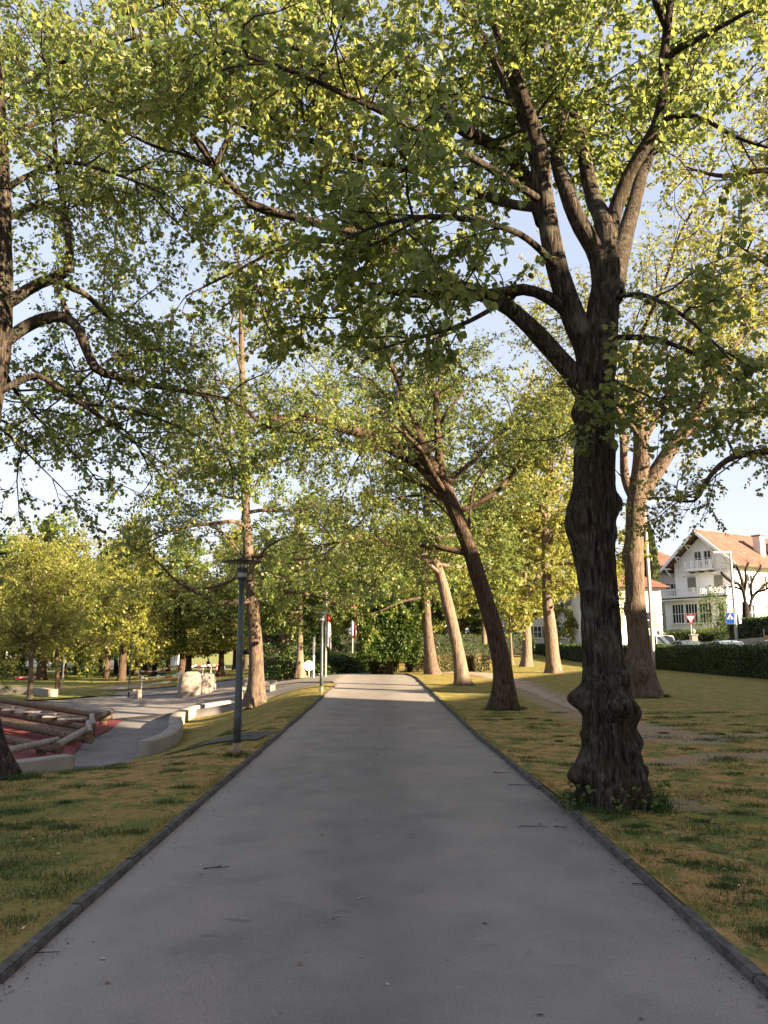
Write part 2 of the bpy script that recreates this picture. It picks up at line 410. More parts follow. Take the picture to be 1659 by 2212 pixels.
# ------------------------------------------------------------------ ground materials
def lawn_mat(name, greener=0.0):
    M = Mt(name); v = M.coord()
    big = M.noise(v, .45, 4, .6, .4); mid = M.noise(v, 2.2, 5, .65, .5); fine = M.noise(v, 28, 5, .7); vf = M.noise(v, 130, 3, .6)
    g = greener
    c = M.ramp(big, [(.36, (.38-.20*g, .236-.0*g, .084)), (.5, (.45-.27*g, .262-.02*g, .100)), (.64, (.27-.13*g, .220, .048))])
    c = M.mix(M.ramp(mid, [(.46, (0, 0, 0)), (.58, (.9, .9, .9))]), c, (.125, .165, .040))
    c = M.mix(M.ramp(M.noise(v, 3.1, 5, .6, .3), [(.55, (0, 0, 0)), (.66, (.9-.5*g,)*3)]), c, (.52, .285, .125))
    c = M.mix(M.ramp(M.noise(v, 5.0, 5, .7, .6), [(.555, (0, 0, 0)), (.61, (1, 1, 1))]), c, (.034, .066, .016))
    gr_ = M.n('ShaderNodeAttribute', attribute_name='green'); gm2 = M.n('ShaderNodeMath', operation='MULTIPLY'); M.l(gr_.outputs['Fac'], gm2.inputs[0]); gm2.inputs[1].default_value = .62
    c = M.mix(gm2.outputs[0], c, M.ramp(mid, [(.35, (.21, .190, .050)), (.65, (.105, .135, .030))]))
    c = M.mix(M.ramp(M.noise(v, 16, 4, .7, .6), [(.60, (0, 0, 0)), (.68, (.85, .85, .85))]), c, (.085, .055, .030))
    c = M.mix(M.ramp(fine, [(.32, (.5, .5, .5)), (.58, (0, 0, 0))]), c, (.11, .085, .030))
    c = M.mix(M.ramp(M.noise(v, 60, 2, .5), [(.66, (0, 0, 0)), (.71, (.6, .6, .6))]), c, (.28, .22, .12))
    at_ = M.n('ShaderNodeAttribute', attribute_name='soil')
    ad = M.n('ShaderNodeMath', operation='ADD'); M.l(at_.outputs['Fac'], ad.inputs[0])
    sb = M.n('ShaderNodeMath', operation='MULTIPLY_ADD'); M.l(M.mix(.45, mid, M.noise(v, 9, 5, .7)), sb.inputs[0]); sb.inputs[1].default_value = 3.2; sb.inputs[2].default_value = -1.75; M.l(sb.outputs[0], ad.inputs[1])
    c = M.mix(M.ramp(ad.outputs[0], [(.42, (0, 0, 0)), (.85, (.8, .8, .8))]), c, M.ramp(fine, [(.3, (.24, .18, .135)), (.7, (.35, .275, .215))]))
    M.base(c); M.rough(.95); M.b.inputs['Specular IOR Level'].default_value = .1
    h = M.mix(.5, fine, vf); M.bump(h, .9, .03)
    return M.m
def asphalt_mat(name, a, b, dark=.6):
    M = Mt(name); v = M.coord()
    big = M.noise(M.coord(scale=(1, .35, 1)), .55, 4, .6, .5); mid = M.noise(v, 1.6, 5, .6, .3); fine = M.noise(v, 90, 3, .7); gr = M.noise(v, 320, 2, .6)
    c = M.ramp(big, [(.33, a), (.66, b)])
    c = M.mix(M.ramp(mid, [(.36, (.55, .55, .55)), (.6, (0, 0, 0))]), c, tuple(x*dark for x in a))
    c = M.mix(M.ramp(M.noise(v, .8, 5, .65, 1.2), [(.48, (0, 0, 0)), (.62, (.5, .5, .5))]), c, (b[0]*1.12, b[1]*1.04, b[2]*.93))
    c = M.mix(M.ramp(M.noise(v, 4.2, 4, .6), [(.66, (0, 0, 0)), (.74, (.35, .35, .35))]), c, tuple(x*.5 for x in a))
    c = M.mix(M.ramp(fine, [(.38, (.55, .55, .55)), (.52, (0, 0, 0))]), c, tuple(x*.5 for x in a))
    c = M.mix(M.ramp(M.noise(v, 38, 3, .7), [(.56, (0, 0, 0)), (.70, (.40, .40, .40))]), c, tuple(min(1, x*1.45) for x in b))
    sm_ = M.noise(M.coord(scale=(1, 2.4, 1)), 2.6, 3, .5, .4)
    c = M.mix(M.ramp(sm_, [(.685, (0, 0, 0)), (.72, (.55, .55, .55))]), c, tuple(x*.45 for x in a))
    vo = M.n('ShaderNodeTexVoronoi', feature='DISTANCE_TO_EDGE'); vo.inputs['Scale'].default_value = .33; wv = M.n('ShaderNodeVectorMath', operation='ADD'); M.l(v, wv.inputs[0])
    wn_ = M.n('ShaderNodeTexNoise'); wn_.inputs['Scale'].default_value = 1.7; wn_.inputs['Detail'].default_value = 6; M.l(v, wn_.inputs['Vector']); M.l(wn_.outputs['Color'], wv.inputs[1]); M.l(wv.outputs[0], vo.inputs['Vector'])
    ck = M.mix(M.ramp(M.noise(v, .5, 3, .5), [(.50, (0, 0, 0)), (.60, (1, 1, 1))]), (0, 0, 0), M.ramp(vo.outputs['Distance'], [(0, (.6, .6, .6)), (.0035, (0, 0, 0))]))
    c = M.mix(ck, c, tuple(x*.35 for x in a))
    c = M.mix(M.ramp(gr, [(.58, (0, 0, 0)), (.68, (.6, .6, .6))]), c, tuple(min(1, x*1.9) for x in b))
    M.base(c); M.rough(.86); M.b.inputs['Specular IOR Level'].default_value = .28
    M.bump(M.mix(.5, fine, gr), .5, .006)
    return M
def road_mat():
    M = asphalt_mat('old asphalt', (.168, .152, .140), (.226, .205, .188))
    # washed grit along both kerbs and a darker worn band down the middle
    tc = M.n('ShaderNodeTexCoord'); sx = M.n('ShaderNodeSeparateXYZ'); M.l(tc.outputs['Object'], sx.inputs[0])
    w = M.noise(M.coord(scale=(1, .5, 1)), 1.3, 4, .6)
    ad = M.n('ShaderNodeMath', operation='MULTIPLY_ADD'); M.l(w, ad.inputs[0]); ad.inputs[1].default_value = .7; M.l(sx.outputs[0], ad.inputs[2])
    band = M.ramp(M_map(M, ad.outputs[0], -2.2, 2.4), [(.05, (0, 0, 0)), (.13, (.8, .8, .8)), (.30, (.12, .12, .12)), (.48, (0, 0, 0)), (.60, (0, 0, 0)), (.74, (.35, .35, .35)), (.90, (.1, .1, .1))])
    src = M.b.inputs['Base Color'].links[0].from_socket
    c = M.mix(band, src, (.28, .252, .226))
    dk = M.ramp(M_map(M, ad.outputs[0], -2.2, 2.4), [(.40, (0, 0, 0)), (.55, (.5, .5, .5)), (.66, (0, 0, 0)), (.90, (0, 0, 0)), (.985, (.7, .7, .7))])
    c = M.mix(dk, c, (.135, .122, .112))
    M.base(c)
    return M.m
def M_map(M, f, a, b):
    x = M.n('ShaderNodeMapRange'); M.l(f, x.inputs[0]); x.inputs[1].default_value = a; x.inputs[2].default_value = b; return x.outputs[0]
MAT['lawn'] = lawn_mat('mossy lawn'); MAT['lawn_green'] = lawn_mat('green lawn', .8)
MAT['road'] = road_mat(); MAT['plaza'] = asphalt_mat('plaza asphalt', (.145, .133, .130), (.19, .172, .164)).m
MAT['street'] = asphalt_mat('street asphalt', (.06, .06, .062), (.09, .088, .088)).m
MAT['soil'] = asphalt_mat('bare soil', (.24, .185, .14), (.34, .265, .205), .8).m
MAT['rubber'] = asphalt_mat('red rubber', (.135, .022, .024), (.185, .034, .034), .7).m
MAT['patch'] = asphalt_mat('dark asphalt patch', (.045, .044, .045), (.065, .062, .06)).m
MAT['kerb'] = bark('kerb stone', (.045, .042, .039), (.150, .138, .124), .25, (3, 3, 3), (.030, .030, .018))
MAT['concrete'] = simple('weathered concrete', (.235, .21, .18), .9, var=.18, scale=1.6, spec=.2)
MAT['rock'] = bark('boulder rock', (.13, .105, .09), (.30, .25, .215), .3, (2, 2, 2))
MAT['log'] = bark('peeled log', (.05, .032, .020), (.19, .130, .085), .1, (3, 3, 3))
MAT['log_pale'] = bark('grey weathered log', (.17, .145, .125), (.36, .315, .28), .1, (3, 3, 3))
MAT['log_end'] = simple('log end grain', (.15, .10, .06), .85, var=.4, scale=20)

# ------------------------------------------------------------------ ground, road, lawns
dp = [gp(u, v, .09) for u, v in ((940, 1449), (1012, 1452), (1061, 1458), (1113, 1471), (1152, 1489), (1200, 1510), (1259, 1535), (1330, 1556), (1400, 1572), (1480, 1590))]
SOIL = [(dp, 1.1), ([(3.6, 10.6), (4.6, 11.2), (5.9, 11.5), (7.4, 12.0)], .45), ([(5.2, 9.2), (6.4, 9.0)], .4), ([(-3.2, 11.2), (-2.7, 11.5)], .2), ([(5.4, 13.5), (7.5, 14.2), (9, 14.0)], .4), ([(bp, 7.9) for bp in (2.0, 2.4, 2.9)], .45)]
def sheet(name, ys, fa, fb, nx, dz, mat, bump=0.0, power=1.0):
    ys = np.asarray(ys, float); t = np.linspace(0, 1, nx)**power
    a = fa(ys)[:, None]; b = fb(ys)[:, None]; X = a + (b-a)*t[None, :]; Y = np.repeat(ys[:, None], nx, 1)
    Z = zf(X, Y) + dz
    if bump: Z = Z + bump*(W_LOW(np.stack([X, Y, X*0], -1)*.9)) * np.minimum(1, np.abs(X-a)/.6)
    V = np.stack([X, Y, Z], -1).reshape(-1, 3); m = len(ys); i = np.arange(nx-1); j = (np.arange(m-1)*nx)[:, None]
    F = np.stack([j+i, j+i+1, j+nx+i+1, j+nx+i], -1).reshape(-1, 4)
    if (fb(ys) < fa(ys)).any(): F = F[:, ::-1]
    green = sm((V[:, 1]-9)/14)*.75 + .25*sm((V[:, 0]-5)/6) + np.where(V[:, 0] < 0, 1.0*sm((10.5-V[:, 1])/4.5), 0) if name == 'lawn' else None
    soil = np.zeros(len(V))
    for pts, w in SOIL:
        pts = catmull([(p[0], p[1], 0) for p in pts], 40)
        d = np.linalg.norm(V[:, None, :2]-pts[None, :, :2], axis=2).min(1); soil = np.maximum(soil, 1-sm((d-w*.35)/(w*.9)))
    return obj(name, npmesh(name, V, [F], mat, True, {'soil': soil, 'green': green} if name == 'lawn' else None), kind='structure')
def lin(*p): return lambda y: np.interp(y, p[0::2], p[1::2])

gx = np.concatenate([np.linspace(-700, -60, 17), np.arange(-58, 60, 1.0), np.linspace(60, 700, 17)])
gy = np.concatenate([np.linspace(-200, -20, 7), np.arange(-18, 130, 1.0), np.linspace(132, 1500, 16)])
GX, GY = np.meshgrid(gx, gy); GZ = zf(GX, GY) - .14
V = np.stack([GX, GY, GZ], -1).reshape(-1, 3); i = np.arange(len(gx)-1); j = (np.arange(len(gy)-1)*len(gx))[:, None]
obj('ground', npmesh('ground', V, [np.stack([j+i, j+i+1, j+len(gx)+i+1, j+len(gx)+i], -1).reshape(-1, 4)], MAT['lawn_green'], True), kind='structure')

def xroadl(y): return np.interp(y, [-12, 31, 34, 38, 42, 45, 48, 51.5], [-1.83, -1.85, -2.2, -4, -9, -14, -20, -30])
def left_lawn_edge(y): return np.where(y < 18.3, -60, xe(y)+.12)
sheet('road', np.arange(-12, 51.6, .4), xroadl, xr, 24, 0.0, MAT['road'])
sheet('lawn', np.concatenate([np.arange(-12, 52, .3), np.arange(52, 98, 1.5)]), lambda y: xr(y)+.055, lambda y: 18.6+0*y, 60, .046, MAT['lawn'], .018, 1.5)
sheet('lawn', np.arange(-12, 18.31, .3), lambda y: xl(y)-.065, lambda y: -60+0*y, 90, .046, MAT['lawn'], .018, 1.9)
sheet('lawn', np.arange(18.0, 31.7, .3), lambda y: xl(y)-.065, lambda y: xe(y)+.1, 26, .046, MAT['lawn'], .018)
def plaza_r(y): return np.where(y < 31.5, xe(y)+.4, xroadl(y))
def plaza_l(y): return np.interp(y, [17, 19, 34, 38, 42, 47, 55], [-60, -60, -40, -27, -17.5, -15.5, -26])
sheet('plaza', np.concatenate([np.arange(17.6, 31.4, .4), np.arange(31.5, 56, .4)]), plaza_l, plaza_r, 50, -.03, MAT['plaza'])
sheet('lawn', np.arange(33, 112, 1.0), lambda y: np.interp(y, [33, 38, 42, 47, 58, 112], [-40, -27.2, -17.7, -15.7, -22, -30]), lambda y: -95+0*y, 50, .03, MAT['lawn_green'], .03, 1.5)
sheet('playground_surface', np.arange(18.6, 33, .3), lambda y: -45+0*y, lin(18.6, -8.3, 20.5, -8.0, 23.8, -8.9, 27, -9.3, 30.5, -10, 31.6, -11, 32.4, -13, 33, -17), 30, .0, MAT['rubber'])
sheet('street', np.arange(-60, 180, 3.0), lambda y: 18.6+0*y, lambda y: 26.9+0*y, 6, .03, MAT['street'])

def ribbon(name, pts, widths, dz, mat, seed=1, z=None, rag=.18):
    C = catmull([(p[0], p[1], 0) for p in pts], max(20, int(np.linalg.norm(np.diff(np.array(pts)[:, :2], axis=0), axis=1).sum()/.25)))
    w = np.interp(np.linspace(0, 1, len(C)), np.linspace(0, 1, len(widths)), widths)
    T = nrm(np.gradient(C, axis=0)); Nn = np.stack([-T[:, 1], T[:, 0], T[:, 2]*0], -1); Vs = []; k = 7
    for q in range(k):
        s = q/(k-1)-.5; e = 1 + rag*(W_MID(C*1.3+seed+q*.01+(5 if s < 0 else 0)))*2
        Vs.append(C + Nn*(s*w*e)[:, None])
    V = np.stack(Vs, 1); V[:, :, 2] = zf(V[:, :, 0], V[:, :, 1]) + dz + .018*W_LOW(np.stack([V[:, :, 0], V[:, :, 1], 0*V[:, :, 0]], -1)*.9)
    n = len(C); i = np.arange(k-1); j = (np.arange(n-1)*k)[:, None]
    F = np.stack([j+i, j+k+i, j+k+i+1, j+i+1], -1).reshape(-1, 4)
    return obj(name, npmesh(name, V.reshape(-1, 3), [F], mat, True), kind='structure')
ribbon('dirt_path', dp[:-2], [2.2, 1.7, 1.2, 1.1, .9, .5, .3, .15], .056, MAT['soil'], 2, rag=.8)
ribbon('asphalt_patch', [(-1.97, 13.7), (-3.2, 13.9), (-4.6, 14.4), (-6.3, 15.6), (-7.2, 18.4)], [1.3, .9, .8, .9, 1.1], .066, MAT['patch'], 4, rag=.25)
ribbon('path', [(-14, 47.5), (-20, 44), (-30, 39.5), (-45, 36)], [1.2, 1.3, 1.3, 1.3], .02, MAT['concrete'], 5, rag=.03)

# kerb stones: one piece each
kb = tag(bpy.data.objects.new('kerb', None), kind='structure'); link(kb)
k0 = MB().box(-.045, .03, -.496, .496, -.25, .052).build('kerb_stone', MAT['kerb'], kb, bevel=.010)
k1 = MB().box(-.043, .028, -.494, .49, -.25, .048).build('kerb_stone', MAT['kerb'], kb, bevel=.02)
stones = []
for y in np.arange(-6.5, 31.2, 1.0): stones.append((-1.866, y, R(rng.normal(0, .35))))
cv = np.array([(xr(y)+.038, y) for y in np.arange(-6, 49, .05)]); cl = np.concatenate(([0], np.cumsum(np.linalg.norm(np.diff(cv, axis=0), axis=1))))
for s in np.arange(.5, min(62, cl[-1]-1), 1.0):
    p = [np.interp(s, cl, cv[:, k]) for k in (0, 1)]; q = [np.interp(s+.1, cl, cv[:, k]) for k in (0, 1)]
    stones.append((p[0], p[1], math.atan2(-(q[0]-p[0]), q[1]-p[1])))
for n, (x, y, a) in enumerate(stones):
    src = k1 if n % 3 == 1 else k0
    o = src if n < 2 else src.copy()
    if n >= 2: link(o, kb)
    o.location = (x + rng.normal(0, .004), y, zf(x, y) + rng.normal(0, .005)); o.rotation_euler = (rng.normal(0, .006), rng.normal(0, .02), a + (math.pi if x < -1.5 and y < 32 and n < 38 else 0))

# grass: short blades over the near lawns and dark tufts
def lawn_points(n, seed):
    r = np.random.default_rng(seed); y = 2.2 + 16*r.uniform(size=n)**1.7; right = r.uniform(size=n) < .55
    x = np.where(right, xr(y)+.14+(.62*y+1-xr(y))*r.uniform(size=n), -1.96-(.60*y-.6)*r.uniform(size=n)); return x, y, r
def blades(name, x, y, h, w, mat, r, lean=.5):
    n = len(x); z = zf(x, y)+.042+.018*W_LOW(np.stack([x, y, x*0], -1)*.9)
    P = np.stack([x, y, z], -1); a = r.uniform(0, 6.28, n); D = np.stack([np.cos(a), np.sin(a), 0*a], -1)
    b = r.uniform(0, 6.28, n); Lr = np.stack([np.cos(b), np.sin(b), 0*b], -1)*(r.uniform(0, lean, n)*h)[:, None]
    V = np.stack([P-D*w[:, None]*.5, P+D*w[:, None]*.5, P+Lr+np.stack([0*h, 0*h, h], -1)], 1).reshape(-1, 3)
    F = np.arange(n*3).reshape(-1, 3)
    return obj(name, npmesh(name, V, [F], mat, attrs={'rnd': np.repeat(r.uniform(size=n), 3)}), kind='stuff')
MAT['blade'] = leafmat('short grass', [(0, (.08, .12, .022)), (.45, (.26, .21, .055)), (.8, (.38, .26, .09)), (1, (.48, .35, .15))], (.2, .2, .05), .25, .7)
MAT['tuft'] = leafmat('dark grass tuft', [(0, (.018, .040, .010)), (.6, (.035, .070, .014)), (1, (.075, .11, .022))], (.1, .2, .03), .25, .6)
x, y, r_ = lawn_points(130000, 3); blades('grass', x, y, r_.uniform(.008, .028, len(x)), r_.uniform(.003, .007, len(x)), MAT['blade'], r_, 1.4)
cx, cy, r_ = lawn_points(520, 5); k = 260; sc = r_.uniform(.03, .16, len(cx))
ex = (cx[:, None] + r_.normal(size=(len(cx), k))*sc[:, None]*1.3).ravel(); ey = (cy[:, None] + r_.normal(size=(len(cx), k))*sc[:, None]*.8).ravel()
ok = ((ex > xr(ey)+.14) | (ex < -1.97)); ex, ey = ex[ok], ey[ok]
blades('grass', ex, ey, r_.uniform(.012, .05, len(ex)), r_.uniform(.004, .010, len(ex)), MAT['tuft'], r_, 1.0)
ky = np.random.default_rng(8).uniform(1.8, 26, 16000)**1.0; kr = np.random.default_rng(9); kx = np.where(kr.uniform(size=len(ky)) < .5, xr(ky)+.085+np.abs(kr.normal(0, .035, len(ky))), -1.915-np.abs(kr.normal(0, .035, len(ky))))
ok = W_MID(np.stack([kx*0, ky, kx*0], -1)*.35) > -.05; kx, ky = kx[ok], ky[ok]
blades('grass', kx, ky, kr.uniform(.015, .05, len(kx)), kr.uniform(.004, .009, len(kx)), MAT['blade'], kr, 1.6)
# fallen petals, bark crumbs and bits on lawn and road
def litter(name, n, mat, size, seed, road=.25):
    x, y, r = lawn_points(n, seed); q = r.uniform(size=n) < road; x = np.where(q, r.uniform(-1.7, 1.4, n), x)
    z = np.where(q, .006, zf(x, y)+.062+.018*W_LOW(np.stack([x, y, x*0], -1)*.9)); P = np.stack([x, y, z], -1)
    T = r.normal(size=(n, 3))*np.array((1, 1, .15)); N = np.array((0, 0, 1.)) + r.normal(size=(n, 3))*.25
    V, F = leafset(P, T, N, r.uniform(.5, 1.4, n)*size, LEAF4)
    return obj(name, npmesh(name, V, [F], mat), kind='stuff')
litter('fallen_petals', 260, simple('pale petals', (.62, .58, .50), .8), .013, 11, .07)
litter('fallen_leaves', 900, simple('dry leaf bits', (.13, .085, .05), .9, var=.5), .035, 12, .06)
litter('fallen_leaves', 500, simple('pale straw bits', (.36, .29, .19), .9, var=.3), .03, 13, .10)

# grit, bark crumbs and old leaves gathered in the gutters
gr2 = np.random.default_rng(31); n = 2600; gy2 = 2.2 + 26*gr2.uniform(size=n)**1.5; lf = gr2.uniform(size=n) < .5; dd_ = np.abs(gr2.normal(0, .10, n))+.005
ok = W_MID(np.stack([gy2*0, gy2, lf*3.0], -1)*.4) > -.12; gy2, lf, dd_ = gy2[ok], lf[ok], dd_[ok]; n = len(gy2)
P = np.stack([np.where(lf, -1.845+dd_, xr(gy2)-.005-dd_), gy2, np.full(n, .007)], -1); T = gr2.normal(size=(n, 3))*np.array((1, 1, .2)); N = np.array((0, 0, 1.))+gr2.normal(size=(n, 3))*.3
V, F = leafset(P, T, N, gr2.uniform(.005, .019, n), LEAF4); obj('gutter_litter', npmesh('gutter_litter', V, [F], simple('old leaf crumbs', (.085, .062, .042), .9, var=.5)), kind='stuff')

# ------------------------------------------------------------------ trees measured from the photograph
def pth(y, pts):
    """photo points (u, v[, y]) -> 3D at given distances"""
    return np.array([at(p[0], p[1], p[2] if len(p) > 2 else y) for p in pts])
def grounded(p, z=None):
    p = np.array(p, float).copy(); p[2] = (zf(p[0], p[1])+.02) if z is None else z; return p

# A: the burled linden on the right of the road
yA = 7.95
A_path = pth(yA, [(1328, 1725), (1328, 1690), (1318, 1600), (1312, 1500), (1302, 1400), (1292, 1280), (1284, 1180), (1284, 1100), (1284, 1000), (1284, 900), (1286, 830), (1292, 760), (1300, 690), (1308, 620), (1314, 560)])
A_rad = np.array([60, 57, 53, 49, 43, 41, 43, 47, 45, 42, 42, 41, 37, 31, 25])/FPX*7.95
bA = at(1326, 1725, yA); bA[2] = .07; A_path[0][2] = .0
PX = 7.95/FPX
def hA(v): return (1727-v)*PX
Bmp = [(hA(1650), 3.35, .13, .13), (hA(1625), 2.7, .07, .06), (hA(1580), 3.9, .05, .04), (hA(1500), 3.2, .12, .15), (hA(1455), 3.7, .07, .06), (hA(1515), 4.75, .115, .13), (hA(1462), 5.15, .09, .09), (hA(1472), 4.25, .07, .05),
       (hA(1572), 3.45, .06, .06), (hA(1590), 6.15, .10, .05), (hA(1650), 6.2, .06, .05), (hA(1530), 5.75, .11, .06), (hA(1610), 5.3, .05, .025), (hA(1690), 4.1, .08, .03),
       (hA(1285), 3.9, .06, .025), (hA(1310), 5.3, .06, .03), (hA(1130), 3.15, .27, .075), (hA(1062), 3.3, .08, .02), (hA(1085), 6.2, .11, .06), (hA(1150), 5.9, .09, .02),
       (hA(1040), 4.5, .09, .035), (hA(885), 3.2, .09, .05), (hA(1395), 4.5, .07, .03)]
limA = [
 (pth(yA, [(1275, 850), (1270, 760), (1245, 700), (1212, 610), (1192, 525), (1175, 425), (1167, 330), (1140, 270, 8.4), (1110, 215, 8.7), (1075, 140, 9), (1035, 70, 9.3), (975, 0, 9.6), (900, -90, 10)]), .15, .03),
 (pth(yA, [(1172, 400, 8.2), (1150, 290, 8), (1124, 200, 7.8), (1094, 125, 7.7), (1074, 60, 7.6), (1045, -20, 7.5), (1010, -120, 7.4)]), .115, .03),
 (pth(yA, [(1305, 640), (1290, 550), (1250, 480), (1222, 410), (1202, 340, 8.5), (1215, 250, 8.9), (1180, 120, 9.3), (1150, -30, 9.8)]), .12, .03),
 (pth(yA, [(1312, 560), (1306, 485), (1282, 430, 8.4), (1268, 370, 8.7), (1247, 280, 9.0), (1222, 210, 9.3), (1205, 120, 9.6), (1190, 20, 10), (1180, -80, 10.3)]), .12, .03),
 (pth(yA, [(1312, 560), (1316, 520), (1332, 445), (1360, 375, 7.9), (1391, 320, 7.8), (1421, 262, 7.7), (1431, 190, 7.6), (1436, 100, 7.5), (1447, 20, 7.4), (1455, -90, 7.3)]), .10, .035),
 (pth(yA, [(1430, 190, 7.6), (1450, 118, 7.5), (1480, 98, 7.3), (1530, 72, 7.1), (1610, 28, 6.9), (1690, -10, 6.7)]), .05, .012),
 (pth(yA, [(1322, 640, 8.5), (1342, 540, 9.2), (1364, 460, 9.9), (1390, 370, 10.6), (1440, 250, 11.2), (1500, 120, 12), (1560, 0, 12.6)]), .14, .03),
 (pth(yA, [(1272, 868), (1250, 825), (1182, 745), (1112, 675), (1060, 645), (990, 615, 7.9), (900, 565, 7.6), (820, 535, 7.3), (720, 500, 7.1)]), .125, .02),
 (pth(yA, [(1255, 720, 8.2), (1215, 663), (1145, 626), (1085, 633), (1005, 638), (905, 635), (829, 625), (760, 600, 8.4), (640, 610, 8.7), (560, 640, 9)]), .085, .015),
 (pth(yA, [(1172, 480, 8.4), (1154, 425, 8.6), (1114, 350, 8.8), (1059, 310, 9), (994, 275), (944, 220, 9.2), (894, 180, 9.3), (844, 157, 9.4), (760, 146, 9.5), (700, 145), (665, 120, 9.6), (615, 95, 9.6), (540, 75, 9.7), (440, 40, 9.8)]), .095, .012),
 (pth(9.2, [(950, 232), (925, 224), (894, 225), (829, 236), (780, 210), (725, 208), (670, 205), (600, 182), (480, 165), (400, 130)]), .045, .010),
 (pth(9, [(1178, 450, 8.0), (1100, 440, 8.5), (1020, 415), (900, 370), (800, 350), (715, 322), (665, 302), (590, 295), (550, 288), (520, 270), (465, 258), (400, 240)]), .06, .010),
 (pth(8, [(900, 565, 7.6), (800, 515), (700, 486), (620, 465), (550, 447), (505, 405), (465, 362), (380, 240, 7.7), (300, 100, 7.4), (265, 0, 7.2)]), .06, .012),
 (pth(8, [(465, 362), (482, 320), (500, 275), (513, 212), (530, 140), (545, 50)]), .032, .01),
 (pth(8, [(465, 362), (410, 338), (340, 318), (280, 290), (200, 250), (100, 230)]), .026, .008),
 (pth(8, [(830, 540, 7.4), (700, 520), (620, 530), (540, 570), (470, 605), (400, 640)]), .032, .008),
 (pth(8, [(1318, 730), (1400, 730, 7.6), (1480, 755, 7.3), (1560, 800, 7.1), (1640, 850, 6.9)]), .035, .008),
 (pth(8, [(1300, 800, 7.8), (1340, 830, 7.4), (1390, 850, 7.2), (1440, 880, 7.0)]), .02, .006),
 (pth(8, [(1330, 640, 7.9), (1400, 640, 7.2), (1500, 700, 6.6), (1580, 780, 6.2)]), .03, .007),
 (pth(8, [(1204, 575, 7.95), (1120, 505, 7.2), (980, 470, 6.4), (840, 480, 5.9), (740, 520, 5.6)]), .04, .008),
 (pth(8, [(1110, 640, 8.0), (1000, 700, 7.6), (900, 730, 7.4), (800, 760, 7.2)]), .03, .006),
 (pth(8, [(1292, 870, 7.85), (1300, 880, 7.6), (1345, 875, 7.3), (1395, 905, 7.0)]), .02, .005),
 (pth(8, [(1280, 880, 7.85), (1262, 890, 7.55), (1245, 920, 7.3), (1225, 955, 7.1)]), .018, .005),
 (pth(8, [(1180, 440, 8), (1000, 330, 7.2), (800, 230, 6.6), (620, 150, 6.2), (420, 90, 5.9)]), .045, .008),
 (pth(8, [(1440, 60, 7.4), (1380, -60, 6.8), (1250, -150, 6.4)]), .04, .01),
 (pth(8, [(1420, 260, 7.7), (1500, 250, 7.4), (1600, 300, 7.1), (1700, 330, 6.9)]), .035, .008),
]
def cutA(P):   # keep the trunk clear of leaves below the fork, as in the photo
    d = P - np.array((0, 0, EYE)); f = d[:, 1]*CP + d[:, 2]*SP; v = 1106 - FPX*(-d[:, 1]*SP + d[:, 2]*CP)/f; u = 829.5 + FPX*d[:, 0]/f
    lim = np.interp(u, [0, 350, 700, 900, 1150, 1240, 1500, 1700], [700, 740, 790, 800, 800, 970, 975, 1000])
    return v < lim + 30*W_MID(P)
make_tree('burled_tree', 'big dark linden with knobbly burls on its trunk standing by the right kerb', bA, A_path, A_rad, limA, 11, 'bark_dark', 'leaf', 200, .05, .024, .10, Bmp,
          step=.035, n2=2.6, n3=5.2, l2=(.7, 1.9), l3=(.3, .75), nl=10, lsize=.070, t2=.36, single=290, leaf_cut=cutA, dens=(1.45, 1.75, 2.1))

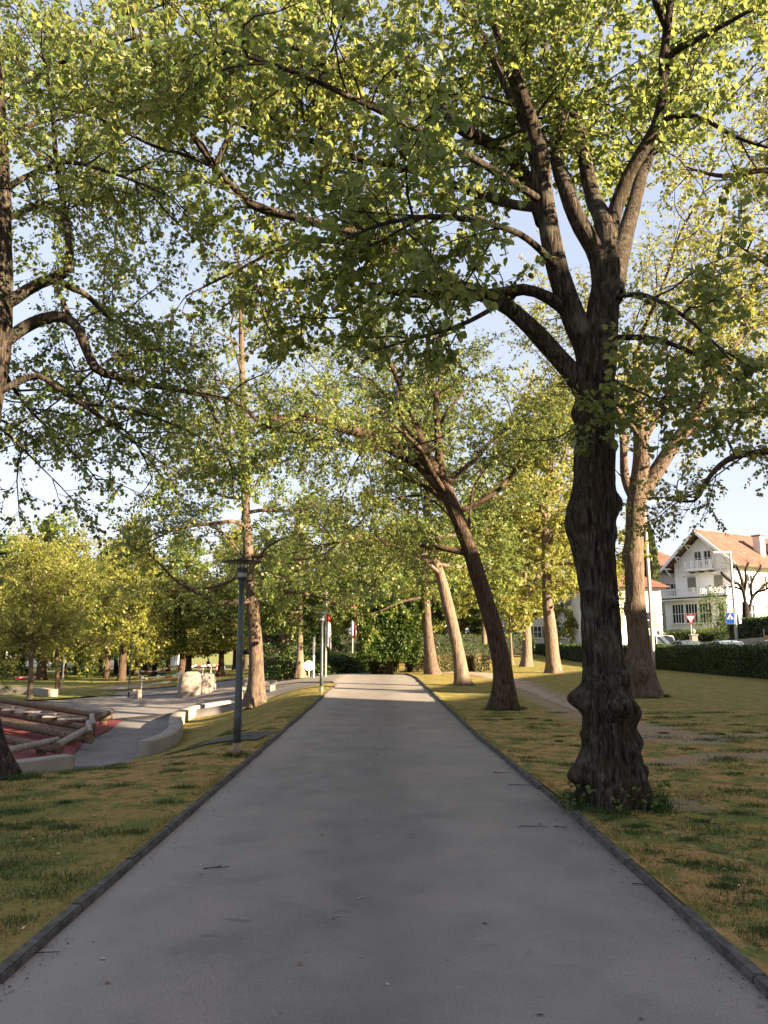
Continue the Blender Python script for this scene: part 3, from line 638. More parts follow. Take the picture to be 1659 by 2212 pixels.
# L: the tree at the left edge of the picture
bL = grounded(gp(-8, 1692, -.05)); yL = bL[1]
L_path = np.vstack([bL, pth(yL, [(-28, 1600), (-46, 1480), (-52, 1200), (-38, 950), (-14, 750), (-6, 600), (-6, 400), (-12, 200), (-34, 0)])])
limL = [
 (pth(yL, [(5, 660), (40, 640), (75, 616), (110, 604), (145, 588)]), .085, .06),
 (pth(yL, [(145, 588), (150, 540), (138, 450, 10.6), (120, 330, 10.3), (110, 200, 10), (80, 60, 9.8)]), .06, .015),
 (pth(yL, [(120, 602), (160, 625), (190, 640), (240, 690, 11.8), (300, 720, 12), (360, 780, 12.2), (420, 850, 12.5)]), .05, .01),
 (pth(yL, [(115, 606), (140, 660), (160, 700), (178, 735)]), .035, .02),
 (pth(yL, [(10, 740), (45, 712), (90, 690), (135, 684), (165, 705), (180, 738), (200, 785), (222, 805), (270, 818, 11.6), (330, 832, 11.9), (400, 845, 12.2), (490, 862, 12.6), (530, 882, 12.8), (562, 915, 13), (590, 925, 13.2), (640, 935, 13.5)]), .085, .018),
 (pth(12.4, [(445, 855), (462, 890), (475, 940), (490, 985), (500, 1010), (505, 1080)]), .03, .008),
 (pth(13, [(490, 862), (515, 835), (545, 818), (580, 805)]), .02, .008),
 (pth(yL, [(-10, 850), (75, 812), (120, 835), (170, 868), (225, 905), (275, 935, 12), (310, 985, 12.3), (330, 1040, 12.5)]), .045, .008),
 (pth(yL, [(-5, 420), (60, 380, 10.6), (140, 350, 10), (260, 380, 9.6), (380, 430, 9.2)]), .05, .01),
 (pth(yL, [(-5, 480), (100, 440, 11.4), (200, 430, 12), (300, 440, 12.5), (360, 420, 13)]), .05, .012),
 (pth(yL, [(-5, 220), (100, 150, 10.5), (230, 100, 10), (380, 60, 9.5)]), .05, .01),
 (pth(yL, [(-5, 560), (-100, 480, 10.5), (-250, 420, 10)]), .06, .01),
 (pth(yL, [(-8, 800), (-60, 860, 10.6), (40, 960, 10.2), (120, 1040, 10)]), .035, .006),
 (pth(yL, [(-8, 780), (60, 880, 12.0), (160, 980, 12.6), (230, 1060, 13)]), .035, .006),
 (pth(yL, [(-8, 300), (120, 250, 12.4), (260, 200, 13.5), (420, 210, 14.5)]), .05, .01),
 (pth(yL, [(-8, 350), (-40, 200, 12.6), (60, 50, 13.5)]), .05, .01),
]
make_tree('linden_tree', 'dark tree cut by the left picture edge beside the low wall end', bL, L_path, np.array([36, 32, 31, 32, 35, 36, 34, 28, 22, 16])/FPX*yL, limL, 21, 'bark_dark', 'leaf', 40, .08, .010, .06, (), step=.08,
          n2=2.4, n3=4.6, l2=(.7, 1.9), l3=(.3, .8), nl=9, lsize=.064, dens=(1.6, 2.0, 2.6), leaf4=True)

# C: the leaning tree over the road
bC = grounded(gp(1090, 1528, .09), .07); yC = bC[1]
C_path = np.vstack([bC, pth(yC, [(1086, 1450), (1070, 1370), (1050, 1300), (1028, 1230), (1008, 1170), (985, 1110), (965, 1065), (945, 1025)])])
limC = [
 (pth(yC, [(950, 1040), (925, 990), (905, 940), (880, 870, 20), (850, 800, 19.4), (820, 720, 19)]), .14, .03),
 (pth(yC, [(960, 1050), (948, 985), (945, 930), (942, 860), (950, 800, 21.4), (930, 700, 22)]), .12, .03),
 (pth(yC, [(940, 1015), (910, 985), (870, 960, 19.6), (820, 950, 18.6), (790, 935, 17.8), (750, 928, 17), (700, 912, 16.2), (655, 900, 15.6), (600, 905, 15), (560, 900, 14.6)]), .17, .045),
 (pth(yC, [(965, 1075), (930, 1035), (900, 1005, 19.8), (860, 985, 19), (830, 970, 18.4), (770, 970, 17.6), (740, 965, 17.2)]), .12, .03),
 (pth(yC, [(1012, 1195), (985, 1190), (945, 1182), (900, 1178, 20), (850, 1180, 19.4), (800, 1160, 18.8), (745, 1168, 18), (700, 1180, 17.5)]), .085, .015),
 (pth(yC, [(1000, 1150), (985, 1130), (940, 1085, 20), (890, 1070, 19.4), (830, 1095, 18.8), (790, 1100, 18)]), .04, .01),
 (pth(yC, [(1012, 1165), (1015, 1110), (1025, 1050), (1060, 1000, 20), (1100, 975, 19.6), (1130, 940, 19)]), .04, .01),
 (pth(yC, [(945, 930), (965, 890), (1000, 850), (1040, 800, 20)]), .05, .01),
 (pth(yC, [(905, 950), (870, 910), (860, 850), (880, 780, 22)]), .06, .01),
 (pth(yC, [(930, 1000), (900, 930, 22), (840, 860, 23), (770, 800, 24), (700, 740, 25)]), .07, .01),
]
make_tree('linden_tree', 'leaning brown tree arching its limbs over the middle of the road', bC, C_path, np.array([22, 20, 19, 18.5, 17.5, 16, 16, 16, 14])/FPX*yC, limC, 31, 'bark', 'leaf', 36, .06, .012, .13, (), step=.12,
          n2=2.0, n3=4.0, l2=(.8, 2.4), l3=(.4, 1.0), nl=9, lsize=.075, dens=(1.5, 1.9, 2.3), leaf4=True, t2=.34, auto=(5, .8, 1.0, (3, 4), (20, 60)))

# B: the big tree behind the burled one
bB = grounded(gp(1392, 1502, .09), .07); yB = bB[1]
B_path = np.vstack([bB, pth(yB, [(1385, 1440), (1378, 1360), (1372, 1280), (1370, 1180), (1374, 1100), (1380, 1050), (1385, 980), (1380, 880), (1375, 760)])])
limB = [
 (pth(yB, [(1385, 1070), (1420, 1015), (1452, 965), (1490, 915), (1525, 865), (1560, 800), (1595, 730), (1625, 640), (1650, 520)]), .26, .05),
 (pth(yB, [(1375, 1090), (1350, 1030), (1345, 940), (1330, 830, 27), (1300, 700, 28)]), .16, .04),
 (pth(yB, [(1470, 945), (1560, 905, 24), (1640, 880, 23), (1720, 860, 22)]), .10, .02),
 (pth(yB, [(1590, 740), (1640, 700, 25), (1700, 660, 24)]), .08, .02),
 (pth(yB, [(1530, 860), (1520, 760, 27), (1500, 640, 28), (1490, 500, 29)]), .10, .02),
 (pth(yB, [(1385, 960), (1440, 860, 24), (1490, 740, 23), (1540, 600, 22), (1570, 450, 21)]), .12, .02),
]
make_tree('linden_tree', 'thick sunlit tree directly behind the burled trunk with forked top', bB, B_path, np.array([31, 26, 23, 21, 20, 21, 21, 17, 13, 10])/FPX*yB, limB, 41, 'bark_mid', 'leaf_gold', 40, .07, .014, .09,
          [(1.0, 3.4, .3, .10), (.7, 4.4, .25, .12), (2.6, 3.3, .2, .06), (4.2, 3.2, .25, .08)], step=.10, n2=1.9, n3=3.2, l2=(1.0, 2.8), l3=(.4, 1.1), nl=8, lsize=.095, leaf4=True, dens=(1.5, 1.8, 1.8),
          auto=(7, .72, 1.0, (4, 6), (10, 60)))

# R: neighbour standing just outside on the right, its limbs hang into the picture
bR = np.array((11.2, 15.0, .07))
make_tree('linden_tree', 'tree off the right picture edge whose drooping limb crosses the sky above the house', bR, [bR, bR+(0, 0, 2), bR+(-.1, 0, 4), bR+(-.2, 0, 6.5), bR+(-.2, 0, 9.5)], [.5, .38, .34, .3, .18],
          [(pth(14, [(2090, 1000), (1900, 960), (1760, 955), (1659, 975), (1590, 985), (1548, 1012), (1520, 1050), (1500, 1082), (1440, 1080)]), .10, .012),
           (pth(14, [(2090, 700), (1900, 560), (1760, 400), (1659, 368), (1560, 380), (1480, 360)]), .12, .015),
           (pth(14, [(2080, 500), (1900, 350), (1750, 180), (1620, 60), (1520, -40)]), .12, .02),
           (pth(14, [(2080, 800), (1850, 700, 13), (1700, 600, 12), (1580, 520, 11.5)]), .08, .012),
           (pth(14, [(1590, 985), (1570, 940), (1600, 900), (1659, 870)]), .03, .01)], 51, 'bark', 'leaf_gold', 24, n2=1.9, n3=4.2, l2=(.8, 2.2), l3=(.35, .9), nl=9, lsize=.075, dens=(1.5, 1.8, 2.4), leaf4=True, auto=(7, .55, 1.0, (3, 5), (10, 60)))

# F: straight tree on the left lawn
def on(u, v):
    """where the photo ray meets the terrain"""
    t = 3.0
    d = ray(u, v)
    for _ in range(4000):
        p = np.array((0, 0, EYE)) + d*t
        if p[2] <= zf(p[0], p[1]) + .03: return p
        t += .02 + t*.0008
    return p
bF = on(552, 1526); yF = bF[1]
F_path = np.vstack([bF, pth(yF, [(554, 1460), (551, 1380), (545, 1300), (537, 1200), (531, 1100), (528, 1000), (525, 880), (522, 760), (520, 660), (515, 540)])])
limF = [
 (pth(yF, [(533, 1080), (545, 1060), (565, 1030), (600, 985), (640, 950, 23), (690, 930, 22)]), .06, .012),
 (pth(yF, [(530, 1050), (505, 1010), (470, 960), (430, 920, 23), (380, 900, 22)]), .06, .012),
 (pth(yF, [(540, 1240), (570, 1190, 25), (620, 1160, 24), (690, 1150, 23)]), .05, .01),
 (pth(yF, [(538, 1220), (480, 1150), (420, 1130), (350, 1150, 24)]), .05, .01),
]
make_tree('linden_tree', 'straight tree with lit lower trunk on the left lawn behind the tall lamp', bF, F_path, np.array([18, 16, 14.5, 13, 11.5, 9.5, 8.5, 7.5, 6, 5, 3])/FPX*yF, limF, 61, 'bark_mid', 'leaf', 24, .06, .010, .18, (), step=.12,
          n2=1.5, n3=3.4, l2=(.8, 2.0), l3=(.4, 1.0), nl=7, lsize=.095, near=False, dens=(1.4, 2.0, 2.6), auto=(26, .20, 1.0, (4.6, 1.6), (-4, 50)))

# the row up the road
def row_tree(label, pts, rad_px, seed, mat, leafm, auto, lsize=.15, y=None, group=None, nl=8, n2=1.5, n3=2.6, l2=(1.0, 2.4), limbs=(), flare=.12, nm='linden_tree'):
    b = on(*pts[0]) if pts[0][0] < 700 else grounded(gp(pts[0][0], pts[0][1], .09))
    if y: b = at(pts[0][0], pts[0][1], y); b[2] = zf(b[0], b[1])+.02
    yy = b[1]; P = np.vstack([b, pth(yy, pts[1:])])
    return make_tree(nm, label, b, P, np.array(rad_px)*.80/FPX*yy, [(pth(yy, l), a, c) for l, a, c in limbs], seed, mat, leafm, 18, .06, .010, flare, (), step=.2, n2=n2, n3=n3, l2=l2, l3=(.5, 1.2), nl=nl,
                     lsize=lsize, near=False, auto=auto, group=group, keep_twigs=.5, dens=(1.6, 2.0, 2.6))
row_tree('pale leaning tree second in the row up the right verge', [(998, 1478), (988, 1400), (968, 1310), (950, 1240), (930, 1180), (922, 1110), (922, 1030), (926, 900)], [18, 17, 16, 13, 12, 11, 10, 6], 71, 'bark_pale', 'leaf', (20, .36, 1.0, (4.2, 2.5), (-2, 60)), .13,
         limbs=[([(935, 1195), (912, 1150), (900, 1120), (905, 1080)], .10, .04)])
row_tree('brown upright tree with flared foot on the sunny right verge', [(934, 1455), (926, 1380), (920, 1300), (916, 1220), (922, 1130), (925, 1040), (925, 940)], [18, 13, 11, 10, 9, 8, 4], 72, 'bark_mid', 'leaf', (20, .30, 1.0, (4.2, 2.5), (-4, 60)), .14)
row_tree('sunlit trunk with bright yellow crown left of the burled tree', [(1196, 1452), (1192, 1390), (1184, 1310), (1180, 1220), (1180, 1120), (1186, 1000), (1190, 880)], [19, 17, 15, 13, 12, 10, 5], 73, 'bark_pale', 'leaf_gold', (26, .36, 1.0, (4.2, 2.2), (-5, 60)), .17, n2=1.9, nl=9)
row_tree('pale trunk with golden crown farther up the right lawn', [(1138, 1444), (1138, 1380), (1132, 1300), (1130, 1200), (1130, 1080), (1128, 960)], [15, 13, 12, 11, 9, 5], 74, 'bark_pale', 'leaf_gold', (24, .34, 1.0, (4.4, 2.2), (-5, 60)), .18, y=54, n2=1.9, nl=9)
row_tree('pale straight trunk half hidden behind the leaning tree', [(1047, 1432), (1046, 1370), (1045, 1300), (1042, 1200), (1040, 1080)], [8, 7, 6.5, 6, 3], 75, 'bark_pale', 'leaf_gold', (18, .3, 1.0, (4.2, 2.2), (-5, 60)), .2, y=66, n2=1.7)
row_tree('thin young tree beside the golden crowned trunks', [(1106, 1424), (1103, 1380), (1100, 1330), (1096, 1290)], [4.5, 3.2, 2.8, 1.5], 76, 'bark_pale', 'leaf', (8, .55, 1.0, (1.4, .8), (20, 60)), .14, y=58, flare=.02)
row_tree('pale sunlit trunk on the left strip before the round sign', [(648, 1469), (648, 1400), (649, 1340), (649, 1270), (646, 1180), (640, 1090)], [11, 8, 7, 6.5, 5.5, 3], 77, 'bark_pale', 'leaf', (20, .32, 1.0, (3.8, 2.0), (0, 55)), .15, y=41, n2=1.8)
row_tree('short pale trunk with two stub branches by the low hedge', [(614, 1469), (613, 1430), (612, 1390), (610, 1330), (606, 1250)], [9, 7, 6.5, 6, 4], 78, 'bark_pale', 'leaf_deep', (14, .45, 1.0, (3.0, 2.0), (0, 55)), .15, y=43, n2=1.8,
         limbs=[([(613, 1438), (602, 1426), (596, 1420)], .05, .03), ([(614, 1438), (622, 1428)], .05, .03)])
row_tree('young tree with orange lit trunk at the playground edge', [(65, 1510), (66, 1460), (67, 1420), (68, 1360), (70, 1290), (72, 1220)], [7.5, 6.5, 6, 5.5, 4.5, 2.5], 79, 'bark_pale', 'leaf_gold', (22, .30, 1.0, (3.6, 1.8), (-4, 45)), .12, n2=2.0, nl=9, flare=.03)  # golden leaf on both young trees stands in for sunlit crowns
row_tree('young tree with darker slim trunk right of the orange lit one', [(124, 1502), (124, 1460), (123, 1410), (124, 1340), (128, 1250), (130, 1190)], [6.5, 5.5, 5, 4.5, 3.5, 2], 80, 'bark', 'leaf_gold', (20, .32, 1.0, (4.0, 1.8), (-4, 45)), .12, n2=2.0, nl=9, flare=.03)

# ------------------------------------------------------------------ hedges and clipped trees
def shell(n, x0, x1, y0, y1, z0, z1, r, depth=.18, faces='xXyYZ'):
    """points near the faces of a box, with outward normals"""
    A = {'x': (y1-y0)*(z1-z0), 'X': (y1-y0)*(z1-z0), 'y': (x1-x0)*(z1-z0), 'Y': (x1-x0)*(z1-z0), 'Z': (x1-x0)*(y1-y0), 'z': (x1-x0)*(y1-y0)}
    Ps, Ns = [], []; tot = sum(A[f] for f in faces)
    for f in faces:
        k = int(n*A[f]/tot)+1; P = np.stack([r.uniform(x0, x1, k), r.uniform(y0, y1, k), r.uniform(z0, z1, k)], -1); N = np.zeros((k, 3)); d = np.abs(r.normal(0, depth, k))
        ax = 'xyz'.index(f.lower()); hi = f.isupper(); lim = ((x0, x1), (y0, y1), (z0, z1))[ax][1 if hi else 0]
        P[:, ax] = lim + (-d if hi else d); N[:, ax] = 1 if hi else -1; Ps.append(P); Ns.append(N)
    return np.vstack(Ps), np.vstack(Ns)
def leafbox(name, parent, n, box, mat, size, r, depth=.18, faces='xXyYZ', origin=np.zeros(3), warp=.06, layers=0, clip=None):
    P, N = shell(n, *box, r, depth, faces); k = len(P)
    P = P + N*(warp*2*W_LOW(P*1.3))[:, None] + N*(warp*W_MID(P*.8))[:, None]
    if clip is not None: ok = clip(P); P, N = P[ok], N[ok]; k = len(P)
    if layers: P[:, 2] += .22*(np.round((P[:, 2]+.5*W_LOW(P*.6))/layers)*layers - P[:, 2])
    P = P + N*((r.uniform(size=k) < .07)*r.uniform(0, .20, k))[:, None]
    T = nrm(N*.4 + r.normal(size=(k, 3))*.6 + np.array((0, 0, -.25))); Nn = N*.5 + np.array((0, 0, .6)) + r.normal(size=(k, 3))*.5
    rnd = np.clip(.45 + .5*W_LOW(P*2.1+3) + r.normal(0, .22, k), 0, 1)
    return obj(name, leafmesh(name, P, T, Nn, size*r.uniform(.6, 1.3, k), LEAF4, MAT[mat], rnd, origin), parent, kind='stuff')
def hedge(name, label, a, b, w, h, mat, n, size, seed, group=None, z=None, faces='xXyYZ'):
    """straight clipped hedge from a to b (plan), width w, height h"""
    r = np.random.default_rng(seed); a = np.array(a, float); b = np.array(b, float); d = b-a; L = np.linalg.norm(d)
    c = (a+b)/2; zz = zf(c[0], c[1]) if z is None else z
    root = empty(name, (c[0], c[1], zz), label, 'hedge', math.atan2(d[1], d[0]), group)
    leafbox('foliage', root, n, (-L/2, L/2, -w/2, w/2, .02, h), mat, size, r, .05, faces)
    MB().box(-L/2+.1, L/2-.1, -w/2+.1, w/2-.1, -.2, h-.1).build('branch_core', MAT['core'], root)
    return root
hedge('clipped_hedge', 'long clipped dark green hedge along the parked cars on the right', (17.3, 19), (17.3, 58), 1.1, 1.42, 'leaf_hedge', 52000, .085, 5, z=.05)
hedge('clipped_hedge', 'farther stretch of dark clipped hedge behind the golden crowned trunks', (17.3, 58.6), (15.0, 96), 1.1, 1.45, 'leaf_hedge', 14000, .12, 6, z=.05)
g1 = gp(800, 1453, .05); g2 = gp(880, 1450, .05); g3 = gp(1012, 1438, .05)
hedge('clipped_hedge', 'low sunlit brownish hedge end with dark notch at the road bend', (g1[0], g1[1]), (g1[0]+1.5, g1[1]+.1), 1.0, .78, 'leaf_beech', 2600, .085, 7, z=.05)
hedge('clipped_hedge', 'low sunlit brownish hedge running behind the flared trunk', (g1[0]+2.1, g1[1]+.3), (5.9, g1[1]+3.2), .9, .82, 'leaf_beech', 8000, .09, 8, z=.05)
q1 = on(556, 1471); q2 = on(628, 1469)
hedge('clipped_hedge', 'low brownish hedge beside the two pale trunks on the left strip', (q1[0], q1[1]+2), (q2[0], q2[1]+2), .9, 1.0, 'leaf_beech', 4200, .09, 9)
hedge('clipped_hedge', 'dark low hedge with pale top edge crossing behind the flagpoles', (-9, 58), (9, 66), 1.0, 1.0, 'leaf_hedge', 9000, .11, 10, z=.55)
hedge('clipped_hedge', 'upper dark terrace hedge behind the clipped block tree', (-12, 66), (14, 74), 1.2, 1.5, 'leaf_hedge', 9000, .13, 11, z=.9)

def block_tree(label, c, w, d, z0, z1, n, size, seed, tr=.16, group=None, taper=.0, mat='leaf_deep'):
    r = np.random.default_rng(seed); zz = float(zf(c[0], c[1])); root = empty('clipped_block_tree', (c[0], c[1], zz), label, 'tree', 0, group)
    P = [np.zeros(3), np.array((.02, 0, z0*.5)), np.array((0, 0, z0+.8))]
    V, F = organic(P, [tr*1.2, tr, tr*.8], 14, .2, .06, .006, tr*.5, (), seed); obj('trunk', npmesh('trunk', V, F, MAT['bark'], True), root)
    m = MB()
    for k in range(6): a = k*1.05; m.cyl((0, 0, z0-.1), (math.cos(a)*w*.3, math.sin(a)*d*.3, z0+.9), tr*.4, tr*.2, 6)
    m.build('limbs', MAT['bark'], root)
    leafbox('crown', root, n, (-w/2, w/2, -d/2, d/2, z0, z1), mat, size, r, .42, 'xXyYZz', warp=.20, layers=.33)
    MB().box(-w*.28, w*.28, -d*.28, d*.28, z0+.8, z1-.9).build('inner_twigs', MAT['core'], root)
    return root
c = gp(853, 1455, .05); block_tree('dark clipped cube shaped tree at the road bend behind the low hedge', (c[0]-.3, c[1]+.4), 2.95, 2.8, .75, 3.95, 20000, .12, 3, .14)
c = on(357, 1472); block_tree('tall clipped block of a tree with a sunlit face left of the boulder', (c[0]+1.6, c[1]), 4.9, 4.5, 1.9, 6.9, 34000, .15, 4, .22, mat='leaf_gold')  # lighter leaf colour puts the sun into this face
c = on(470, 1462); block_tree('tall clipped block tree between the boulder and the tall lamp', (c[0], c[1]+1), 3.9, 4.2, 2.0, 6.6, 24000, .15, 5, .2, mat='leaf_gold')  # same lightened leaf colour in place of sunlight
c = on(700, 1440); block_tree('narrow clipped block tree in shade behind the flags', (-5.2, 62), 3.2, 3, 1.6, 6.2, 10000, .16, 6, .16)

# ------------------------------------------------------------------ tree belt further off
def far_variant(seed, h, r0, z0, spread, mat, leafm, size, nl, cnt=26):
    return make_tree('park_tree', 'x', (0, 0, 0), [(0, 0, -.2), (.05, 0, h*.25), (0, .1, h*.55), (.1, 0, h*.95)], [r0*1.15, r0, r0*.6, r0*.15], [], seed, mat, leafm, 12, .06, .008, r0*.5, (), step=.35, n2=1.25, n3=2.0,
                     l2=(1.1, 2.6), l3=(.6, 1.4), nl=nl, lsize=size, near=False, auto=(cnt, z0, 1.0, spread, (-6, 65)), keep_twigs=.25, limb_parts=False, dens=(1.7, 2.0, 3.0))
variants = [far_variant(101, 13, .30, .33, (5.2, 2.0), 'bark', 'leaf', .24, 7), far_variant(102, 15, .34, .30, (5.0, 2.2), 'bark', 'leaf_gold', .24, 7), far_variant(103, 11, .26, .33, (4.6, 1.8), 'bark', 'leaf_deep', .24, 7)]
used = set()
def place_far(x, y, v, sc, rz, label, group=None):
    o = variants[v] if v not in used else copy_tree(variants[v]); used.add(v)
    o.location = (x, y, float(zf(x, y))); o.rotation_euler = (0, 0, rz); o.scale = (sc, sc, sc*rng.uniform(.9, 1.1)); o['label'] = label
    if group: o['group'] = group
    return o
r_ = np.random.default_rng(77)
# dark trunks in a row at the back left
for i, (u, dd) in enumerate([(152, 88), (178, 94), (205, 82), (226, 98), (243, 80), (262, 97), (286, 100), (305, 88), (322, 102), (343, 96), (100, 92), (60, 96), (20, 90), (-30, 84)]):
    x = (u-829.5)/FPX*dd; place_far(x, dd, i % 3, r_.uniform(.75, .95), r_.uniform(0, 6.28), 'dark trunk in the shaded tree row at the back of the left lawn', 'shaded tree row behind the left lawn')
k = 0
for (x0, x1, y, n) in ((-80, -30, 118, 9), (-52, -20, 74, 4), (-44, 10, 130, 7), (-24, -8, 92, 4)):
    for q in range(n):
        x = x0 + (x1-x0)*(q+.5)/n + r_.uniform(-1.5, 1.5)
        place_far(x, y + r_.uniform(-5, 5), (q+k) % 3, r_.uniform(.85, 1.2), r_.uniform(0, 6.28), 'green tree in the belt closing off the park', 'tree belt behind the park')
    k += 1
for (x0, x1, y, n) in ((-14, 12, 100, 6), (2, 18, 84, 4), (6, 24, 112, 4)):
    for q in range(n):
        x = x0 + (x1-x0)*(q+.5)/n + r_.uniform(-1, 1)
        place_far(x, y + r_.uniform(-3, 3), (q+1) % 3, r_.uniform(.8, 1.1), r_.uniform(0, 6.28), 'spring green tree beyond the bend of the road', 'trees beyond the road bend')
q_ = place_far(8.0, 1.0, 0, 1.0, .7, 'narrow unseen linden added for shade right of the photographer'); q_.scale = (.34, .34, .80)  # added out of view, squeezed narrow to shade the lower leaf cluster
# low shrubs in the bed at the bend
MAT['leaf_shrub'] = leafmat('shrub leaf', [(0, (.02, .045, .010)), (.6, (.05, .085, .015)), (1, (.13, .15, .03))], (.12, .2, .03), .3)
def shrub(label, x, y, w, d, h, n, size, seed, group=None, mat='leaf_shrub', z=None, nm='shrub'):
    r = np.random.default_rng(seed); zz = float(zf(x, y)) if z is None else z; root = empty(nm, (x, y, zz), label, 'shrub', 0, group)
    q = nrm(r.normal(size=(n, 3))); q[:, 2] = np.abs(q[:, 2]); rad = r.uniform(.55, 1, n)**.6
    P = q*rad[:, None]*np.array((w/2, d/2, h)); P = P*(1+.3*W_LOW(P*1.5+seed))[:, None]
    T = nrm(q*.7 + r.normal(size=(n, 3))*.6 + (0, 0, -.1)); N = q + r.normal(size=(n, 3))*.5 + (0, 0, .4)
    obj('foliage', leafmesh('foliage', P, T, N, size*r.uniform(.6, 1.3, n), LEAF4, MAT[mat], np.clip(.4+.5*W_LOW(P*3+seed)+r.normal(0, .2, n), 0, 1)), root, kind='stuff')
    m = MB()
    for k in range(7): a = k*.9+seed; m.cyl((0, 0, -.05), (math.cos(a)*w*.28, math.sin(a)*d*.28, h*.7), .02, .008, 5)
    o = m.build('stem', MAT['twig'], root); o['kind'] = 'stuff'
    return root
for i, (u, v, w, h) in enumerate([(648, 1452, 4.0, 1.0), (690, 1450, 3.6, 1.1), (728, 1449, 3.4, .9), (762, 1447, 3.2, 1.0), (790, 1446, 2.4, .8), (712, 1440, 4, 1.2), (668, 1441, 4, 1.2)]):
    p = gp(u, v, .1); y = min(p[1], 58); p = at(u, v, y)
    shrub('low spreading green shrub in the planted bed at the road bend', p[0], y, w, 2.2, h, 2600, .13, 200+i, 'low shrubs in the bed at the bend')

# ------------------------------------------------------------------ park furniture
MAT['lamp'] = simple('galvanised lamp steel', (.085, .098, .095), .5, .6, .3, 4)
MAT['lamp_dark'] = simple('dark lamp paint', (.035, .04, .045), .45, .3)
MAT['lamp_rust'] = simple('stained pole foot', (.26, .20, .14), .8, .1, .4, 6)
gm = Mt('lamp glass'); gm.base((.75, .78, .76)); gm.rough(.08); gm.b.inputs['Transmission Weight'].default_value = .85; gm.b.inputs['IOR'].default_value = 1.03; MAT['lamp_glass'] = gm.m
MAT['frost'] = simple('frosted diffuser', (.62, .60, .55), .5, var=.08)
MAT['white'] = simple('white paint', (.74, .73, .71), .5, var=.06)
MAT['pole_grey'] = simple('grey pole paint', (.34, .33, .32), .5, .2, .15)
MAT['red'] = simple('red paint', (.55, .03, .03), .5, var=.12)
MAT['black'] = simple('black paint', (.012, .012, .014), .5)

def street_lamp(label, b, H, black_foot=False, rust=True):
    root = empty('street_lamp', b, label, 'street lamp', 0, 'round topped park lamps')
    z1 = H - .36
    MB().lathe([(.058, -.1), (.056, .6), (.048, H*.5), (.040, z1)], 16).build('pole', MAT['lamp'], root, smooth=True)
    MB().lathe([(.060, -.05), (.0595, .42 if black_foot else .20)], 16).build('pole_foot', MAT['black' if black_foot else 'lamp_rust'], root, smooth=True)
    MB().lathe([(.050, z1-.02), (.054, z1+.05), (.085, z1+.06), (.088, z1+.085)], 16).build('collar', MAT['lamp_dark'], root)
    MB().lathe([(.062, z1+.086), (.062, z1+.300)], 20, cap=False).build('glass_cylinder', MAT['lamp_glass'], root, smooth=True)
    MB().lathe([(.055, z1+.088), (.055, z1+.158)], 16).build('diffuser', MAT['frost'], root, smooth=True)
    for k in range(4):
        a = k*math.pi/2+.6; MB().cyl((.078*math.cos(a), .078*math.sin(a), z1+.08), (.078*math.cos(a), .078*math.sin(a), z1+.31), .006, n=6).build('guard_bar', MAT['lamp'], root)
    for q in (.165, .188, .211):
        MB().lathe([(.066, z1+q), (.088, z1+q), (.088, z1+q+.013), (.066, z1+q+.013), (.066, z1+q)], 20, cap=False).build('louvre_ring', MAT['lamp_dark'], root)
    MB().lathe([(.02, z1+.30), (.27, z1+.300), (.300, z1+.308), (.295, z1+.318), (.10, z1+.335), (.085, z1+.36), (.0, z1+.362)], 28).build('disc_shade', MAT['lamp_dark'], root, smooth=False)
    return root
b1 = on(511, 1636); H1 = at(511, 1207, b1[1])[2]-b1[2]; street_lamp('tall grey park lamp by the left kerb with a stained foot', b1, H1)
b2 = on(694, 1496); street_lamp('second park lamp farther up the left kerb in front of a flagpole', b2, at(694, 1322, b2[1])[2]-b2[2])
b3 = on(278, 1503); street_lamp('small distant park lamp with black foot beside the plaza bollard', b3, at(279, 1385, b3[1])[2]-b3[2], True)

def flagpole(label, u, vb, vt, y, cols, flag):
    p = at(u, vb, y); H = at(u, vt, y)[2]-p[2]; root = empty('flagpole', p, label, 'flagpole')
    MB().lathe([(.055, -.4), (.05, H*.4), (.035, H)], 10).build('pole', MAT['pole_grey'], root, smooth=True)
    MB().lathe([(.0, H-.02), (.07, H+.02), (.07, H+.08), (0, H+.12)], 10).build('finial', MAT['red' if flag == 1 else 'white'], root)
    fz = H-(1.35 if flag == 1 else .3); fl = 1.75 if flag == 1 else 2.5
    n, m = 7, 14; V = []; r = np.random.default_rng(flag)
    for i in range(m):
        for j in range(n):
            s = j/(n-1); t = i/(m-1)
            V.append((.05 + (s*(.14+.16*t*(1-t*.5)) if flag == 1 else (s-.42)*(.20+.26*t*(1-t*.5))), .10*math.sin(s*9+t*2)*(s+.2)-.06, fz - t*fl - s*.25*(1-t*.3)))
    V = np.array(V); i = np.arange(n-1); j = (np.arange(m-1)*n)[:, None]; F = np.stack([j+i, j+i+1, j+n+i+1, j+n+i], -1).reshape(-1, 4)
    fc = V[F].mean(1)
    me = npmesh('flag', V, [F], [MAT[c] for c in cols], True)
    sel = (fc[:, 2] < fz-fl*.34) if flag == 1 else (fc[:, 0] > .05)
    me.polygons.foreach_set('material_index', sel.astype(np.int32)); sd = obj('flag', me, root); md = sd.modifiers.new('cloth', 'SOLIDIFY'); md.thickness = .012
    return root
flagpole('flagpole with limp red and white flag just behind the second lamp', 703, 1478, 1262, 39.5, ['red', 'white'], 1)
flagpole('slender flagpole with half white half red flag standing in the shrub bed', 761, 1432, 1285, 55, ['white', 'red'], 2)

